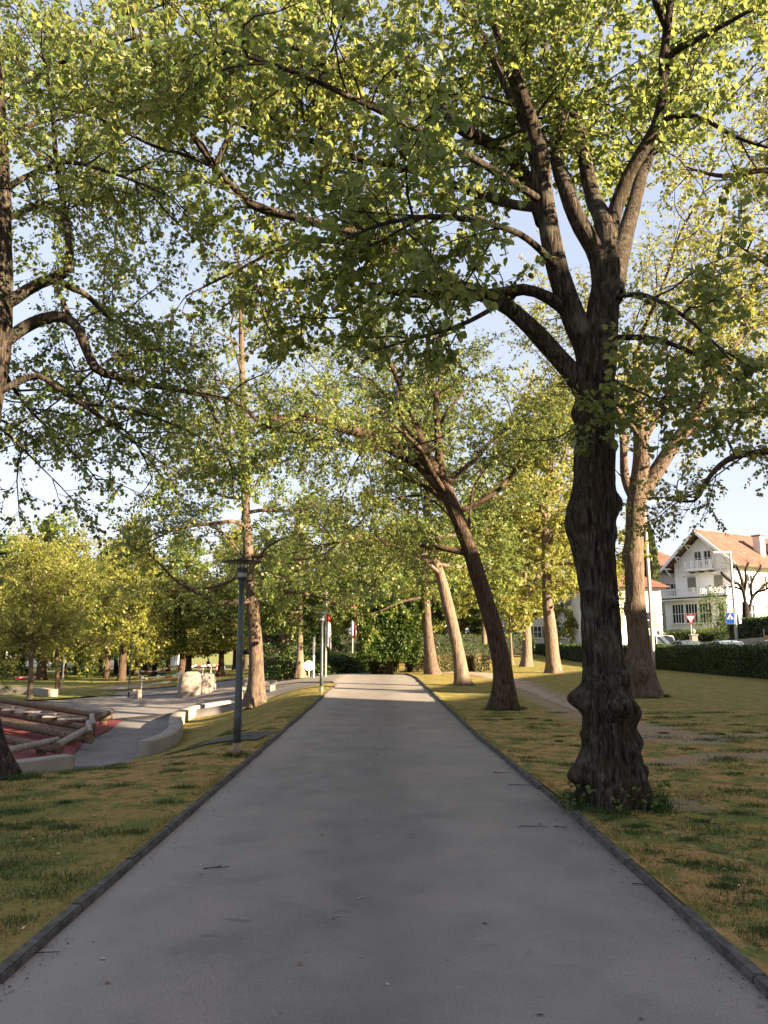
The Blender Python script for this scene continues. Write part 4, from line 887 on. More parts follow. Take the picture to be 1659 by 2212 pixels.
def post(label, u, v, vt, r, mat, name='white_post', y=None):
    p = on(u, v) if y is None else at(u, v, y); H = at(u, vt, p[1])[2]-p[2]; root = MB().lathe([(r, -.3), (r, H-.02), (r*.6, H)], 10).build(name, MAT[mat], None, smooth=True, loc=p)
    return tag(root, label, 'post')
post('slim pale post between the two pale trunks and the second lamp', 677, 1467, 1375, .05, 'white', y=40)
post('slim white post right of the darker slim tree', 134, 1491, 1420, .045, 'white')
post('thin white post behind the boulder beside the tape', 455, 1459, 1440, .05, 'white', y=60)
post('white post stub in front of the terrace hedge at the bend', 962-0.0, 1428, 1408, .07, 'white', y=60) if False else None
post('white post in front of the clipped cube tree', 865-.5+0, 1436, 1405, .06, 'white', y=56) if False else None

def round_sign(label, u, v, vt, y, rad, face, rim, bar=False):
    p = at(u, v, y); H = at(u, vt, y)[2]-p[2]; root = empty('round_sign', p, label, 'sign')
    MB().lathe([(.035, -.3), (.035, H-.02)], 8).build('post', MAT['pole_grey'], root, smooth=True)
    m = MB(); n = 24; zc = H-rad
    m.add([(rad*math.cos(i*6.2832/n), -.045, zc+rad*math.sin(i*6.2832/n)) for i in range(n)] + [(rad*math.cos(i*6.2832/n), -.07, zc+rad*math.sin(i*6.2832/n)) for i in range(n)],
          [tuple(range(n)), tuple(range(2*n-1, n-1, -1))]+[(i, (i+1) % n, (i+1) % n+n, i+n) for i in range(n)]); m.build('plate', MAT[rim], root)
    if face:
        m = MB(); q = rad*.72; m.add([(q*math.cos(i*6.2832/n), -.074, zc+q*math.sin(i*6.2832/n)) for i in range(n)], [tuple(range(n))]); m.build('face', MAT[face], root)
    return root
round_sign('pale round sign seen near the low hedge by the pale trunks', 667, 1468, 1427, 41, .26, None, 'white')
round_sign('small round prohibition sign with red rim and white middle above the boulder', 474, 1458, 1436, 62, .30, 'white', 'red')

# red and white barrier tape round the dug bed
tp = tag(bpy.data.objects.new('barrier_tape', None), 'red and white barrier tape strung round the bare bed left of the boulder', 'barrier tape'); link(tp)
tm = Mt('striped tape'); v_ = tm.n('ShaderNodeAttribute', attribute_name='rnd'); tm.base(tm.ramp(v_.outputs['Fac'], [(.49, (.6, .04, .03)), (.51, (.8, .78, .76))])); tm.rough(.5)
tpts = [(310, 1452), (318, 1474), (352, 1472), (395, 1473), (440, 1468), (446, 1455), (492, 1449), (432, 1458), (372, 1463), (310, 1453)]
T3 = [np.array((*( (np.array([(u-829.5)/FPX*y, y]))), 0)) for (u, v), y in zip(tpts, (62, 47, 48, 48, 50, 60, 64, 62, 60, 62))]
for q, p in enumerate(T3): p[2] = zf(p[0], p[1]) + (.85 if q not in (1,) else .9)
tp.location = (T3[1][0], T3[1][1], 0)
for a, b in zip(T3[:-1], T3[1:]):
    n = max(6, int(np.linalg.norm(b-a)/.22)); t = np.linspace(0, 1, n+1)[:, None]; P = a*(1-t)+b*t; P[:, 2] -= .16*(4*t[:, 0]*(1-t[:, 0])); P -= np.array((T3[1][0], T3[1][1], 0))
    V = np.stack([P-(0, 0, .05), P+(0, 0, .05)], 1)
    VV = np.concatenate([V[:-1, 0], V[1:, 0], V[1:, 1], V[:-1, 1]]).reshape(4, n, 3).transpose(1, 0, 2).reshape(-1, 3)
    o = obj('tape', npmesh('tape', VV, [np.arange(4*n).reshape(-1, 4)], tm.m, attrs={'rnd': np.repeat((np.arange(n) % 4 < 2)*1.0, 4)}), tp); md = o.modifiers.new('film', 'SOLIDIFY'); md.thickness = .004
for q in (0, 1, 3, 4, 5, 6):
    p = T3[q]; MB().cyl((p[0]-T3[1][0], p[1]-T3[1][1], zf(p[0], p[1])-.2), (p[0]-T3[1][0], p[1]-T3[1][1], p[2]+.1), .025, n=6).build('stake', MAT['white'], tp)
ribbon('bare_bed', [(x, y) for x, y in ((-19.5, 55), (-16.5, 53), (-14.5, 55))], [1.5, 3.5, 1.2], .055, MAT['soil'], 12, rag=.3)

def boulder(label, c, sx, sy, sz, seed, rz=0):
    n, m = 40, 26; r = np.random.default_rng(seed); th = np.arange(n)*2*np.pi/n; ph = np.linspace(.02, np.pi*.62, m)
    D = np.stack([np.cos(th)[None]*np.sin(ph)[:, None], np.sin(th)[None]*np.sin(ph)[:, None], np.repeat(np.cos(ph)[:, None], n, 1)], -1)
    Q = np.sign(D)*np.abs(D)**.72
    Q = Q*(1 + .10*W_LOW(D*1.3+seed)[..., None] + .03*W_MID(D*1.5+seed)[..., None])
    V = (Q*np.array((sx/2, sy/2, sz*.78)) + np.array((0, 0, sz*.22))).reshape(-1, 3)
    i = np.arange(n); i2 = (i+1) % n; j = (np.arange(m-1)*n)[:, None]; F = np.stack([j+i, j+n+i, j+n+i2, j+i2], -1).reshape(-1, 4)
    V = np.vstack([V, V[:n].mean(0)]); F2 = np.stack([i, i2, np.full(n, len(V)-1)], -1)
    o = obj('boulder', npmesh('boulder', V, [F, F2], MAT['rock'], True), None, c); o.rotation_euler = (0, 0, rz); return tag(o, label, 'boulder')
bb = on(424, 1497); k = bb[1]/FPX
bb[2] = zf(bb[0], bb[1])-.05
boulder('large pale boulder with flat dark top on the plaza', (bb[0]-12*k, bb[1], bb[2]), 52*k, 1.5, 48*k, 3, .15)
boulder('smaller sunlit boulder leaning against the right side of the large one', (bb[0]+22*k, bb[1]+.25, bb[2]), 28*k, 1.3, 45*k, 8, -.2)

p = on(300, 1507)
bo = empty('bollard', p, 'short stone bollard at the plaza edge beside the small lamp', 'bollard')
MB().lathe([(.15, -.2), (.15, .36), (.135, .42), (.06, .44)], 16).build('post', MAT['concrete'], bo, smooth=True)
MB().box(-.34, -.10, -.10, .10, .34, .44).build('side_bracket', MAT['concrete'], bo, bevel=.02)

# walls round the playground
def wall_along(name, label, pts, w, h, z0=None, cat='wall', n=None, mat='concrete'):
    C = catmull([(p[0], p[1], 0) for p in pts], n or max(12, int(len(pts)*5))); T = nrm(np.gradient(C, axis=0)); Nn = np.stack([-T[:, 1], T[:, 0], 0*T[:, 0]], -1)
    zb = zf(C[:, 0]-.6, C[:, 1]) if z0 is None else z0(C) if callable(z0) else np.full(len(C), z0); c0 = C[len(C)//2].copy(); c0[2] = zb[len(C)//2]; k = len(C); bv = .02
    prof = [(-w/2, -.5), (-w/2, h-bv), (-w/2+bv, h), (w/2-bv, h), (w/2, h-bv), (w/2, -.5)]; V = []
    for s, z in prof: V.append(np.stack([C[:, 0]+Nn[:, 0]*s, C[:, 1]+Nn[:, 1]*s, zb+z], -1)-c0)
    V = np.stack(V, 1).reshape(-1, 3); q = len(prof); i = np.arange(q-1); j = (np.arange(k-1)*q)[:, None]
    F = np.stack([j+i, j+q+i, j+q+i+1, j+i+1], -1).reshape(-1, 4)
    me = npmesh(name, V, [F, np.array([list(range(q))][0:1]), np.array([list(range((k-1)*q+q-1, (k-1)*q-1, -1))])], MAT[mat])
    o = obj(name, me, None, c0); return tag(o, label, cat)
wpts = [gp(u, v, -.9) for u, v in ((314, 1606), (360, 1589), (380, 1570), (379, 1552), (392, 1539), (425, 1526), (490, 1516))]
wall_along('curved_seat_wall', 'low concrete wall curving in an S between plaza and left lawn', wpts, .42, .42, -1.26, n=60)
wp2 = [gp(u, v, -.9) for u, v in ((150, 1647), (80, 1656), (20, 1664), (-60, 1672))]
wall_along('low_wall', 'straight low concrete wall end beside the dark left edge tree', wp2, .42, .52, -1.26, n=10)
wp3 = [gp(u, v, -1.0) for u, v in ((115, 1493), (80, 1488), (40, 1487), (0, 1487), (-40, 1488))]
wall_along('basin_rim', 'pale curved rim of a sunken basin at the far left lawn edge', wp3, .5, .42, -1.33, n=24, cat='basin rim')

def block(label, u, v, w, d, h, name='stone_seat', rz=.1):
    p = on(u, v); root = empty(name, (p[0], p[1], p[2]-.03), label, 'stone seat', rz)
    MB().box(-w/2, w/2, -d/2, d/2, h-.14, h).build('seat', MAT['concrete'], root, bevel=.015)
    MB().box(-w/2+.06, -w/2+.3, -d/2+.05, d/2-.05, -.2, h-.142).build('support', MAT['concrete'], root, bevel=.01)
    MB().box(w/2-.3, w/2-.06, -d/2+.05, d/2-.05, -.2, h-.142).build('support', MAT['concrete'], root, bevel=.01)
    return root
block('sunlit concrete seat left of the straight tree foot', 532, 1504, .9, .5, .45)
block('concrete seat right of the straight tree foot on the lit strip', 574, 1493, 1.0, .5, .5)
block('farther concrete block behind the straight tree foot', 548, 1488, 1.0, .6, .55)

p = on(56, 1468)
bd = empty('barrier_board', p, 'red and white barrier board lying on the far left lawn', 'barrier board', .1)
for q, mm in enumerate(('red', 'white', 'red')):
    MB().beam((-1.0, 0, .12+q*.11), (.9, 0, .12+q*.11), .06, .09).build('plank', MAT[mm], bd, bevel=.008)
for sx in (-.8, .7): MB().box(sx-.05, sx+.05, -.25, .25, -.05, .10).build('foot', MAT['pole_grey'], bd)

# log climbing frame on the red surface
lc = empty('log_climber', (-11, 25, -1.25), 'climbing frame of long brown and grey logs on the red playground', 'climbing frame')
O = np.array((-11, 25, -1.25))
def log(a, b, r, mat='log', seed=0, ends=True):
    r *= .64; a = np.array(a)-O; b = np.array(b)-O; t = np.linspace(0, 1, 7)[:, None]; P = a*(1-t)+b*t
    V, F = organic(P, np.linspace(r, r*.93, 7), 16, .5, .02, .0, 0, (), seed)
    k = np.arange(16); V = np.vstack([V, V[:16].mean(0)]); F.append(np.stack([np.roll(k, -1), k, np.full(16, len(V)-1)], -1))
    o = obj('log', npmesh('log', V, F, MAT[mat], True), lc)
    d = nrm(b-a)
    for p, s in ((a, -1), (b, 1)): MB().cyl(p, p+d*s*.006, r*.93, n=16).build('end_grain', MAT['log_end'], o)
    return o
zl = (-.80, -.84, -.90, -.98, -1.02, -1.05)
log(gp(-60, 1503, -.80), gp(222, 1546, -.80), .20, seed=1)
log(gp(-60, 1516, -.86), gp(196, 1558, -.86), .19, seed=2)
pl0, pl1 = gp(-60, 1528, -.95), gp(190, 1573, -.95); log(pl0, pl1, .17, seed=3)
log(gp(-60, 1546, -1.0), gp(172, 1584, -1.0), .15, seed=4)
log(gp(-40, 1552, -1.0), gp(196, 1598, -1.0), .19, seed=5)
log(gp(-40, 1586, -1.0), gp(130, 1620, -1.0), .18, seed=6)
log(gp(-20, 1629, -.78), gp(124, 1598, -.78), .135, 'log_pale', 7)
log(gp(122, 1611, -.80), gp(186, 1575, -.80), .14, 'log_pale', 8)
log(gp(194, 1583, -.85), gp(191, 1560, -.70), .14, 'log_pale', 9)
log(gp(202, 1568, -.80), gp(198, 1545, -.72), .13, 'log_pale', 10)
log(gp(206, 1555, -.75), gp(242, 1537, -.72), .14, 'log', 11)
log(gp(215, 1552, -.98), gp(240, 1550, -.98), .15, 'log', 12)
for f in (.30, .43, .55, .67, .78, .89):
    q = pl0*(1-f)+pl1*f - O; MB().box(q[0]-.42, q[0]+.42, q[1]-.16, q[1]+.16, q[2]+.165, q[2]+.215).build('step_plank', MAT['log_pale'], lc, bevel=.01)
for u, v in ((88, 1628), (152, 1605), (222, 1562), (196, 1590), (40, 1545), (110, 1565)):
    q = gp(u, v, -1.25)-O; MB().cyl((q[0], q[1], -.1), (q[0], q[1], .32), .13, n=12).build('support_post', MAT['log'], lc)

# far person on the path, seen small
def person(label, p, H):
    root = empty('person', p, label, 'person', .4)
    bm = bmesh.new(); J = {}
    def v(n, x, y, z, r): J[n] = (bm.verts.new((x, y, z)), r)
    v('pel', 0, 0, .95, .15); v('waist', 0, 0, 1.12, .13); v('chest', 0, 0, 1.34, .16); v('neck', 0, -.01, 1.50, .055); v('chin', 0, -.03, 1.57, .075); v('head', 0, -.02, 1.68, .10)
    for s, n in ((-1, 'l'), (1, 'r')):
        v(n+'hip', s*.09, 0, .90, .10); v(n+'kn', s*.10, -.03*s, .50, .068); v(n+'an', s*.10, .02*s, .09, .042); v(n+'to', s*.11, -.13+.02*s, .04, .04)
        v(n+'sh', s*.18, 0, 1.42, .07); v(n+'el', s*.23, -.02, 1.16, .048); v(n+'wr', s*.16, -.18, 1.18 if s > 0 else 1.0, .034); v(n+'ha', s*.13, -.25, 1.22 if s > 0 else .95, .035)
    E = [('pel', 'waist'), ('waist', 'chest'), ('chest', 'neck'), ('neck', 'chin'), ('chin', 'head')]
    for n in 'lr': E += [('pel', n+'hip'), (n+'hip', n+'kn'), (n+'kn', n+'an'), (n+'an', n+'to'), ('chest', n+'sh'), (n+'sh', n+'el'), (n+'el', n+'wr'), (n+'wr', n+'ha')]
    for a, b in E: bm.edges.new((J[a][0], J[b][0]))
    bm.verts.ensure_lookup_table(); me = bpy.data.meshes.new('body'); order = [J[k][1] for k in J]; bm.to_mesh(me); bm.free()
    o = obj('body', me, root); md = o.modifiers.new('skin', 'SKIN'); me.skin_vertices.new() if not me.skin_vertices else None
    for k, rr in enumerate(order): me.skin_vertices[0].data[k].radius = (rr, rr)
    me.skin_vertices[0].data[0].use_root = True
    o.modifiers.new('sub', 'SUBSURF').levels = 1
    pm = Mt('dark clothes and skin'); tc = pm.n('ShaderNodeTexCoord'); sx = pm.n('ShaderNodeSeparateXYZ'); pm.l(tc.outputs['Object'], sx.inputs[0])
    pm.base(pm.ramp(M_map(pm, sx.outputs[2], 0, 1.8), [(.02, (.02, .02, .02)), (.05, (.025, .03, .045)), (.53, (.03, .035, .05)), (.55, (.018, .018, .022)), (.845, (.018, .018, .022)), (.855, (.48, .30, .22))])); pm.m.node_tree.nodes
    pm.rough(.8); me.materials.append(pm.m); o.scale = (H/1.78,)*3
    hb = MB(); hb.lathe([(.02, 1.80), (.08, 1.775), (.108, 1.70), (.10, 1.62)], 14, 0, .01); h = hb.build('hair', simple('brown hair', (.10, .06, .03), .8), root, smooth=True); h.scale = (H/1.78,)*3
    MB().box(-.05, .05, -.33, -.31, 1.19, 1.26).build('held_paper', MAT['white'], root)
    return root
pp = at(520*.864, 1678*.864, 100); pp[2] = zf(pp[0], pp[1])+.03; person('person in dark jacket standing under the clipped trees above the boulder', pp, 1.72)

# ------------------------------------------------------------------ villa and the street on the right
MAT['render'] = simple('white house render', (.87, .86, .85), .85, var=.05, scale=.7)
MAT['render_grey'] = simple('cream house render', (.62, .57, .50), .85, var=.08, scale=.7)
MAT['trim'] = simple('white painted wood', (.82, .81, .80), .5, var=.04)
MAT['shutter'] = simple('olive grey shutter', (.185, .185, .145), .6, var=.12)
MAT['glass'] = simple('dark window glass', (.025, .03, .035), .08, spec=.8, var=.2)
MAT['eave'] = simple('dark eave boards', (.045, .032, .026), .7)
MAT['iron'] = simple('black ironwork', (.014, .014, .015), .5)
def tiles():
    M = Mt('red clay roof tiles'); v = M.coord('Object')
    w = M.n('ShaderNodeTexWave', wave_type='BANDS', bands_direction='X'); w.inputs['Scale'].default_value = 1.4; w.inputs['Distortion'].default_value = .6
    M.l(v, w.inputs[0])
    c = M.ramp(M.noise(v, 1.3, 6, .65), [(.3, (.095, .036, .024)), (.5, (.15, .058, .038)), (.7, (.20, .090, .062))])
    c = M.mix(M.ramp(M.noise(v, 9, 3, .6), [(.55, (0, 0, 0)), (.7, (.6, .6, .6))]), c, (.075, .036, .028))
    M.base(c); M.rough(.85); M.bump(w.outputs[0], .7, .06); return M.m
MAT['tiles'] = tiles()

HX, HY = 34.9, 85.0; hphi = R(-57+0.0)   # ridge direction
hz = float(zf(HX, HY))
house = empty('white_villa', (HX+.25, HY, hz), 'white gabled villa with red tiled roof, balconies and olive shutters', 'house', R(-57))
W2, DL = 3.7, 15.0; EZ, AZ = 6.95, 10.45
def wallpoly(): return [(-W2, -.6), (W2, -.6), (W2, 7.25), (0, 10.15), (-W2, 7.25)]
MB().prism(wallpoly(), (0, DL), 'y').build('wall', MAT['render'], house)
# roof slabs
rv = MB(); oh = .95; fr = -1.25; th = .20
sl = (AZ-7.05)/ (W2)
for s in (-1, 1):
    xe_, ze = s*(W2+oh), AZ - (W2+oh)*.86
    vs = [(0, fr, AZ), (0, DL+.8, AZ), (xe_, DL+.8, ze), (xe_, fr, ze)]
    rf = MB().add(vs+[(x, y, z+th) for x, y, z in vs], [(0, 1, 2, 3), (7, 6, 5, 4), (0, 3, 7, 4), (1, 5, 6, 2), (3, 2, 6, 7), (0, 4, 5, 1)]).build('roof', MAT['tiles'], house)
    MB().beam((0, fr-.03, AZ+.02), (xe_, fr-.03, ze+.02), .07, .30).build('bargeboard', MAT['trim'], house)
    MB().beam((xe_*1.005, fr, ze-.03), (xe_*1.005, DL+.8, ze-.03), .14, .14).build('gutter', MAT['eave'], house)
    for k in range(3):
        f = .30+.30*k; bx = s*(W2+oh)*f; bz = AZ-abs(bx)*.86
        b = MB(); b.beam((bx, -.02, bz-.15), (bx, fr, bz-.15), .14, .16); b.beam((bx, -.03, bz-1.0), (bx, fr+.25, bz-.22), .11, .11); b.build('roof_bracket', MAT['trim'], house)
MB().beam((0, fr, AZ+th), (0, DL+.8, AZ+th), .3, .16).build('ridge_tiles', MAT['tiles'], house)
ch = MB().box(2.2, 3.1, 6.2, 7.1, 7.2, 10.2).build('chimney', MAT['render_grey'], house); MB().box(2.1, 3.2, 6.1, 7.2, 10.202, 10.35).build('cap', MAT['tiles'], ch)
# a dormer on the street side slope
dm = MB().prism([(8.6, 7.6), (11.4, 7.6), (11.4, 8.7), (10, 9.6), (8.6, 8.7)], (1.4, 4.1), 'x').build('dormer', MAT['render'], house)
for s in (-1, 1): MB().add([(1.0, 10, 9.62), (4.5, 10, 9.62), (4.5, 10+s*1.75, 8.5), (1.0, 10+s*1.75, 8.5), (1.0, 10, 9.76), (4.5, 10, 9.76), (4.5, 10+s*1.75, 8.64), (1.0, 10+s*1.75, 8.64)],
        [(0, 1, 2, 3), (7, 6, 5, 4), (0, 3, 7, 4), (1, 5, 6, 2), (3, 2, 6, 7), (0, 4, 5, 1)]).build('dormer_roof', MAT['tiles'], dm)
MB().box(4.10, 4.13, 9.4, 10.6, 7.9, 8.8).build('dormer_window', MAT['glass'], dm)

def window(x0, x1, z0, z1, y=0, axis='y', bars=2, rails=1, shut=None, parent=house, nm='window', out=-1):
    """window set against a wall plane; axis y: plane y=const facing -y, axis x: plane x=const facing +x"""
    def bx(m, a0, a1, b0, b1, d0, d1):
        return m.box(a0, a1, y-d1, y-d0, b0, b1) if axis == 'y' else m.box(y+d0, y+d1, a0, a1, b0, b1)
    w = bx(MB(), x0, x1, z0, z1, .01, .025).build(nm, MAT['glass'], parent)
    m = MB(); t = .075
    bx(m, x0-t, x0, z0-t, z1+t, .0, .09); bx(m, x1, x1+t, z0-t, z1+t, .0, .09); bx(m, x0, x1, z1, z1+t, .0, .09); bx(m, x0, x1, z0-t, z0, .0, .09)
    for k in range(1, bars): a = x0+(x1-x0)*k/bars; bx(m, a-.03, a+.03, z0, z1, .03, .07)
    for k in range(1, rails): a = z0+(z1-z0)*k/rails; bx(m, x0, x1, a-.03, a+.03, .031, .071)
    m.build('frame', MAT['trim'], w)
    bx(MB(), x0-.15, x1+.15, z0-.17, z0-.08, .0, .16).build('sill', MAT['trim'], w)
    if shut == 'closed':
        bx(MB(), x0+.01, x1-.01, z0+.01, z1-.01, .08, .10).build('shutter', MAT['shutter'], w)
    elif shut:
        hw = (x1-x0)/2
        for a0, a1 in ((x0-t-hw, x0-t-.02), (x1+t+.02, x1+t+hw)):
            m = bx(MB(), a0, a1, z0, z1, .02, .06)
            for k in range(7): a = z0+(z1-z0)*(k+.5)/7; bx(m, a0+.05, a1-.05, a-.05, a+.02, .06, .075)
            m.build('shutter', MAT['trim' if shut == 'white' else 'shutter'], w)
    return w
window(-.95, -.15, 6.85, 8.35, shut=None, bars=2, rails=2); window(.25, 1.05, 6.85, 8.35, bars=2, rails=2)
for a in (-1.35, .05, 1.30): pass
window(-2.05, -.98, 4.05, 5.60, shut='closed'); window(1.25, 2.32, 4.05, 5.60, shut='closed')
# awning box over the first floor
MB().box(-2.75, 2.85, -.32, -.02, 5.78, 6.02).build('awning_box', MAT['trim'], house, bevel=.03)
MB().box(-W2-.02, W2+.02, -.06, .0, 6.18, 6.30).build('string_course', MAT['trim'], house)
# balconies
def balcony(x0, x1, d, z, h, nm, n):
    b = MB().box(x0-.06, x1+.06, -d-.06, -.001, z-.16, z).build(nm, MAT['trim'], house)
    m = MB()
    for k in range(n+1):
        x = x0+(x1-x0)*k/n; m.box(x-.045, x+.045, -d, -d+.05, z+.06, z+h-.08)
    for sx in (x0, x1):
        for k in range(1, 4): y = -d*k/4; m.box(sx-.03, sx+.03, y-.04, y+.04, z+.06, z+h-.08)
    m.build('balusters', MAT['trim'], b)
    m = MB(); m.box(x0-.05, x1+.05, -d-.03, -d+.08, z+h-.08, z+h); m.box(x0-.05, x1+.05, -d-.02, -d+.07, z+.001, z+.08)
    for sx in (x0, x1): m.box(sx-.05, sx+.05, -d+.082, -.002, z+h-.081, z+h-.001)
    m.build('handrail', MAT['trim'], b)
    for k in range(5): x = x0+(x1-x0)*k/4; MB().box(x-.09, x+.09, -d-.045, -d+.095, z+.002, z+h+.04).build('post', MAT['trim'], b)
    return b
b_ = balcony(-1.55, 1.55, 1.0, 6.35, .95, 'balcony', 14)
for k in range(3):
    x = -1.2+k*1.2; MB().prism([(-.9, 6.18), (-.02, 6.18), (-.02, 5.85)], (x-.12, x+.12), 'x').build('console', MAT['eave'], b_)
# ground floor bay and its roof terrace
bay = MB().box(-4.15, 3.45, -1.45, -.001, -.6, 3.0).build('bay', MAT['render'], house)
MB().box(-4.65, 3.95, -1.95, -.002, 3.0, 3.14).build('bay_cornice', MAT['trim'], bay); MB().box(-4.5, 3.85, -1.85, -.003, 3.141, 3.30).build('bay_roof_edge', MAT['eave'], bay)
balcony(-4.25, 3.6, 1.6, 3.47, .85, 'terrace_balustrade', 36)
for x0, x1 in ((-3.15, -1.75), (-1.45, -.05), (.25, 1.65)): window(x0, x1, .55, 2.55, y=-1.45, bars=4, rails=2)
window(2.55, 3.15, .55, 2.55, y=-1.45, bars=2, rails=2)
for y0 in (2.0, 5.3, 8.6, 11.9):
    window(y0, y0+1.0, 4.1, 5.6, y=W2, axis='x', shut='olive', rails=2); window(y0, y0+1.0, .8, 2.4, y=W2, axis='x', shut='olive', rails=2)

# neighbouring houses seen in slivers
def plain_house(label, x, y, w, d, hw, hr, rz, mat='render_grey', z=None, nwin=3, rows=2):
    root = empty('house', (x, y, float(zf(x, y)) if z is None else z), label, 'house', rz)
    MB().box(-w/2, w/2, -d/2, d/2, -1, hw).build('wall', MAT[mat], root)
    o = .7; V = [(-w/2-o, -d/2-o, hw+.02), (w/2+o, -d/2-o, hw+.02), (w/2+o, d/2+o, hw+.02), (-w/2-o, d/2+o, hw+.02), (-w*.22, 0, hw+hr), (w*.22, 0, hw+hr)]
    MB().add(V, [(3, 2, 1, 0), (0, 1, 5, 4), (1, 2, 5), (2, 3, 4, 5), (3, 0, 4)]).build('roof', MAT['tiles'], root)
    MB().box(-.4, .4, -.4, .4, hw+hr*.4, hw+hr+.9).build('chimney', MAT[mat], root)
    for r in range(rows):
        for k in range(nwin):
            a = -w/2 + w*(k+.5)/nwin; z0 = 1.0 + r*(hw-.4)/rows
            window(a-.5, a+.5, z0, z0+1.5, y=-d/2, shut='olive', rails=2, parent=root)
            a = -d/2 + d*(k+.5)/nwin; window(a-.45, a+.45, z0, z0+1.5, y=w/2, axis='x', shut='olive', rails=2, parent=root)
    return root
p = at(1424, 1300, 98); plain_house('cream house with red hipped roof mostly hidden behind the cypress', p[0]-1.2, 98, 9, 9, 7.6, 3.0, .35, 'render_grey', 2.6)
p = at(1425, 1300, 70); plain_house('lower white house with dark eaves between the second trunk and the villa', p[0]-2.2, 76, 6.5, 6, 4.8, 2.0, .1, 'render', 2.0, 2, 1)
plain_house('grey house with tall windows seen behind the hedge by the golden trunks', 21.5, 112, 16, 10, 7, 3, -.1, 'render_grey', 1.4, 5)
plain_house('white house seen in gaps above the sunlit hedge at the bend', 3.5, 128, 13, 9, 11, 3.5, .1, 'render', 1.2, 4, 3)
plain_house('pale building glowing between the dark trunks at the back left', -62, 150, 44, 10, 7.5, 3, .15, 'render', -2.5, 9)

# cypress and the pollard tree in front of the villa
def cypress(label, x, y, h, w, n, seed):
    r = np.random.default_rng(seed); z0 = float(zf(x, y)); root = empty('cypress', (x, y, z0), label, 'tree')
    t = r.uniform(0, 1, n)**.85; a = r.uniform(0, 6.28, n); prof = np.interp(t, [0, .06, .3, .75, .92, 1], [.45, .8, 1, .85, .5, .05])*w/2
    q = prof*r.uniform(.72, 1.05, n); P = np.stack([np.cos(a)*q, np.sin(a)*q, .3+t*(h-.3)], -1); P[:, :2] *= (1+.14*W_MID(P*.6+seed))[:, None]
    T = nrm(np.stack([np.cos(a)*.4, np.sin(a)*.4, 0*a+1.0], -1)+r.normal(size=(n, 3))*.25); N = np.stack([np.cos(a), np.sin(a), 0*a+.2], -1)+r.normal(size=(n, 3))*.3
    obj('crown', leafmesh('crown', P, T, N, r.uniform(.22, .5, n), LEAF4, MAT['leaf_conifer'], np.clip(.4+.4*W_LOW(P*2)+r.normal(0, .25, n), 0, 1)), root, kind='stuff')
    MB().lathe([(.22, -.3), (.18, .6), (.10, h*.8), (.02, h*.95)], 10).build('trunk', MAT['bark'], root, smooth=True)
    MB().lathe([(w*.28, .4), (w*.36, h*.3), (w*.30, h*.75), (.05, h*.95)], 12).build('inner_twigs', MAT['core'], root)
    return root
p = at(1437, 1300, 76); cypress('tall slim cypress left of the white villa', p[0], 80.0, 13.6-.0, 1.75, 9000, 3)

pb = at(1622, 1330, 64); pb[2] = float(zf(pb[0], pb[1])); pk = 64/FPX
prt = np.random.default_rng(15); MAT['bark_shaded'] = bark('shaded pollard bark', (.008, .007, .006), (.040, .032, .026), .1)  # near-black bark colour carries the shade on this tree
pol = empty('pollard_tree', pb, 'bare dark pollarded tree with stubby twisted limbs before the villa side', 'tree')
def pp_(pts): return [at(u, v, 64 + dy) for u, v, dy in pts]
pl = [([(1612, 1345, 0), (1610, 1310, 0), (1606, 1280, 0), (1596, 1262, -.4), (1580, 1256, -.6), (1566, 1245, -.8), (1558, 1236, -1)], .17, .09),
      ([(1607, 1285, 0), (1604, 1262, .3), (1598, 1240, .4), (1590, 1222, .3), (1584, 1226, .2)], .15, .08),
      ([(1607, 1278, 0), (1612, 1250, -.3), (1610, 1232, -.5), (1618, 1215, -.6)], .14, .08),
      ([(1612, 1345, 0), (1620, 1310, .2), (1626, 1290, .3), (1640, 1275, .5), (1654, 1262, .5), (1668, 1256, .5)], .15, .08),
      ([(1624, 1292, .3), (1622, 1265, .6), (1630, 1245, .8), (1640, 1232, .9), (1644, 1220, .9)], .13, .07),
      ([(1606, 1275, 0), (1586, 1268, .8), (1570, 1268, 1.2), (1562, 1272, 1.4)], .10, .06),
      ([(1634, 1278, .5), (1648, 1276, -.2), (1662, 1270, -.6)], .09, .06)]
V, F = organic(pp_([(1612, 1362, 0), (1612, 1345, 0), (1611, 1325, 0), (1609, 1300, 0)]), [.42, .34, .30, .24], 16, .15, .10, .01, .15, (), 3, pb); obj('trunk', npmesh('trunk', V, F, MAT['bark_shaded'], True), pol)
tw_s, tw_d = [], []
for P, r0, r1 in pl:
    P = np.array(pp_(P)); V, F = organic(P, np.linspace(r0, r1, len(P)), 10, .12, .22, .006, 0, (), int(r0*99), pb); obj('limb', npmesh('limb', V, F, MAT['bark_shaded'], True), pol)
    for q in range(26): w = prt.uniform(.35, 1)*(len(P)-1); i = min(int(w), len(P)-2); tw_s.append(P[i]+(P[i+1]-P[i])*(w-i)); tw_d.append(prt.normal(size=3)+(0, 0, .9))
Pt = grow(np.array(tw_s), np.array(tw_d), prt.uniform(.4, 1.3, len(tw_s)), 5, .2, .05, prt); V, F = tubes(Pt, np.linspace(.014, .005, 5)[None]*np.ones((len(Pt), 1)), 3)
obj('twigs', npmesh('twigs', V-pb, [F], MAT['twig']), pol, kind='stuff')

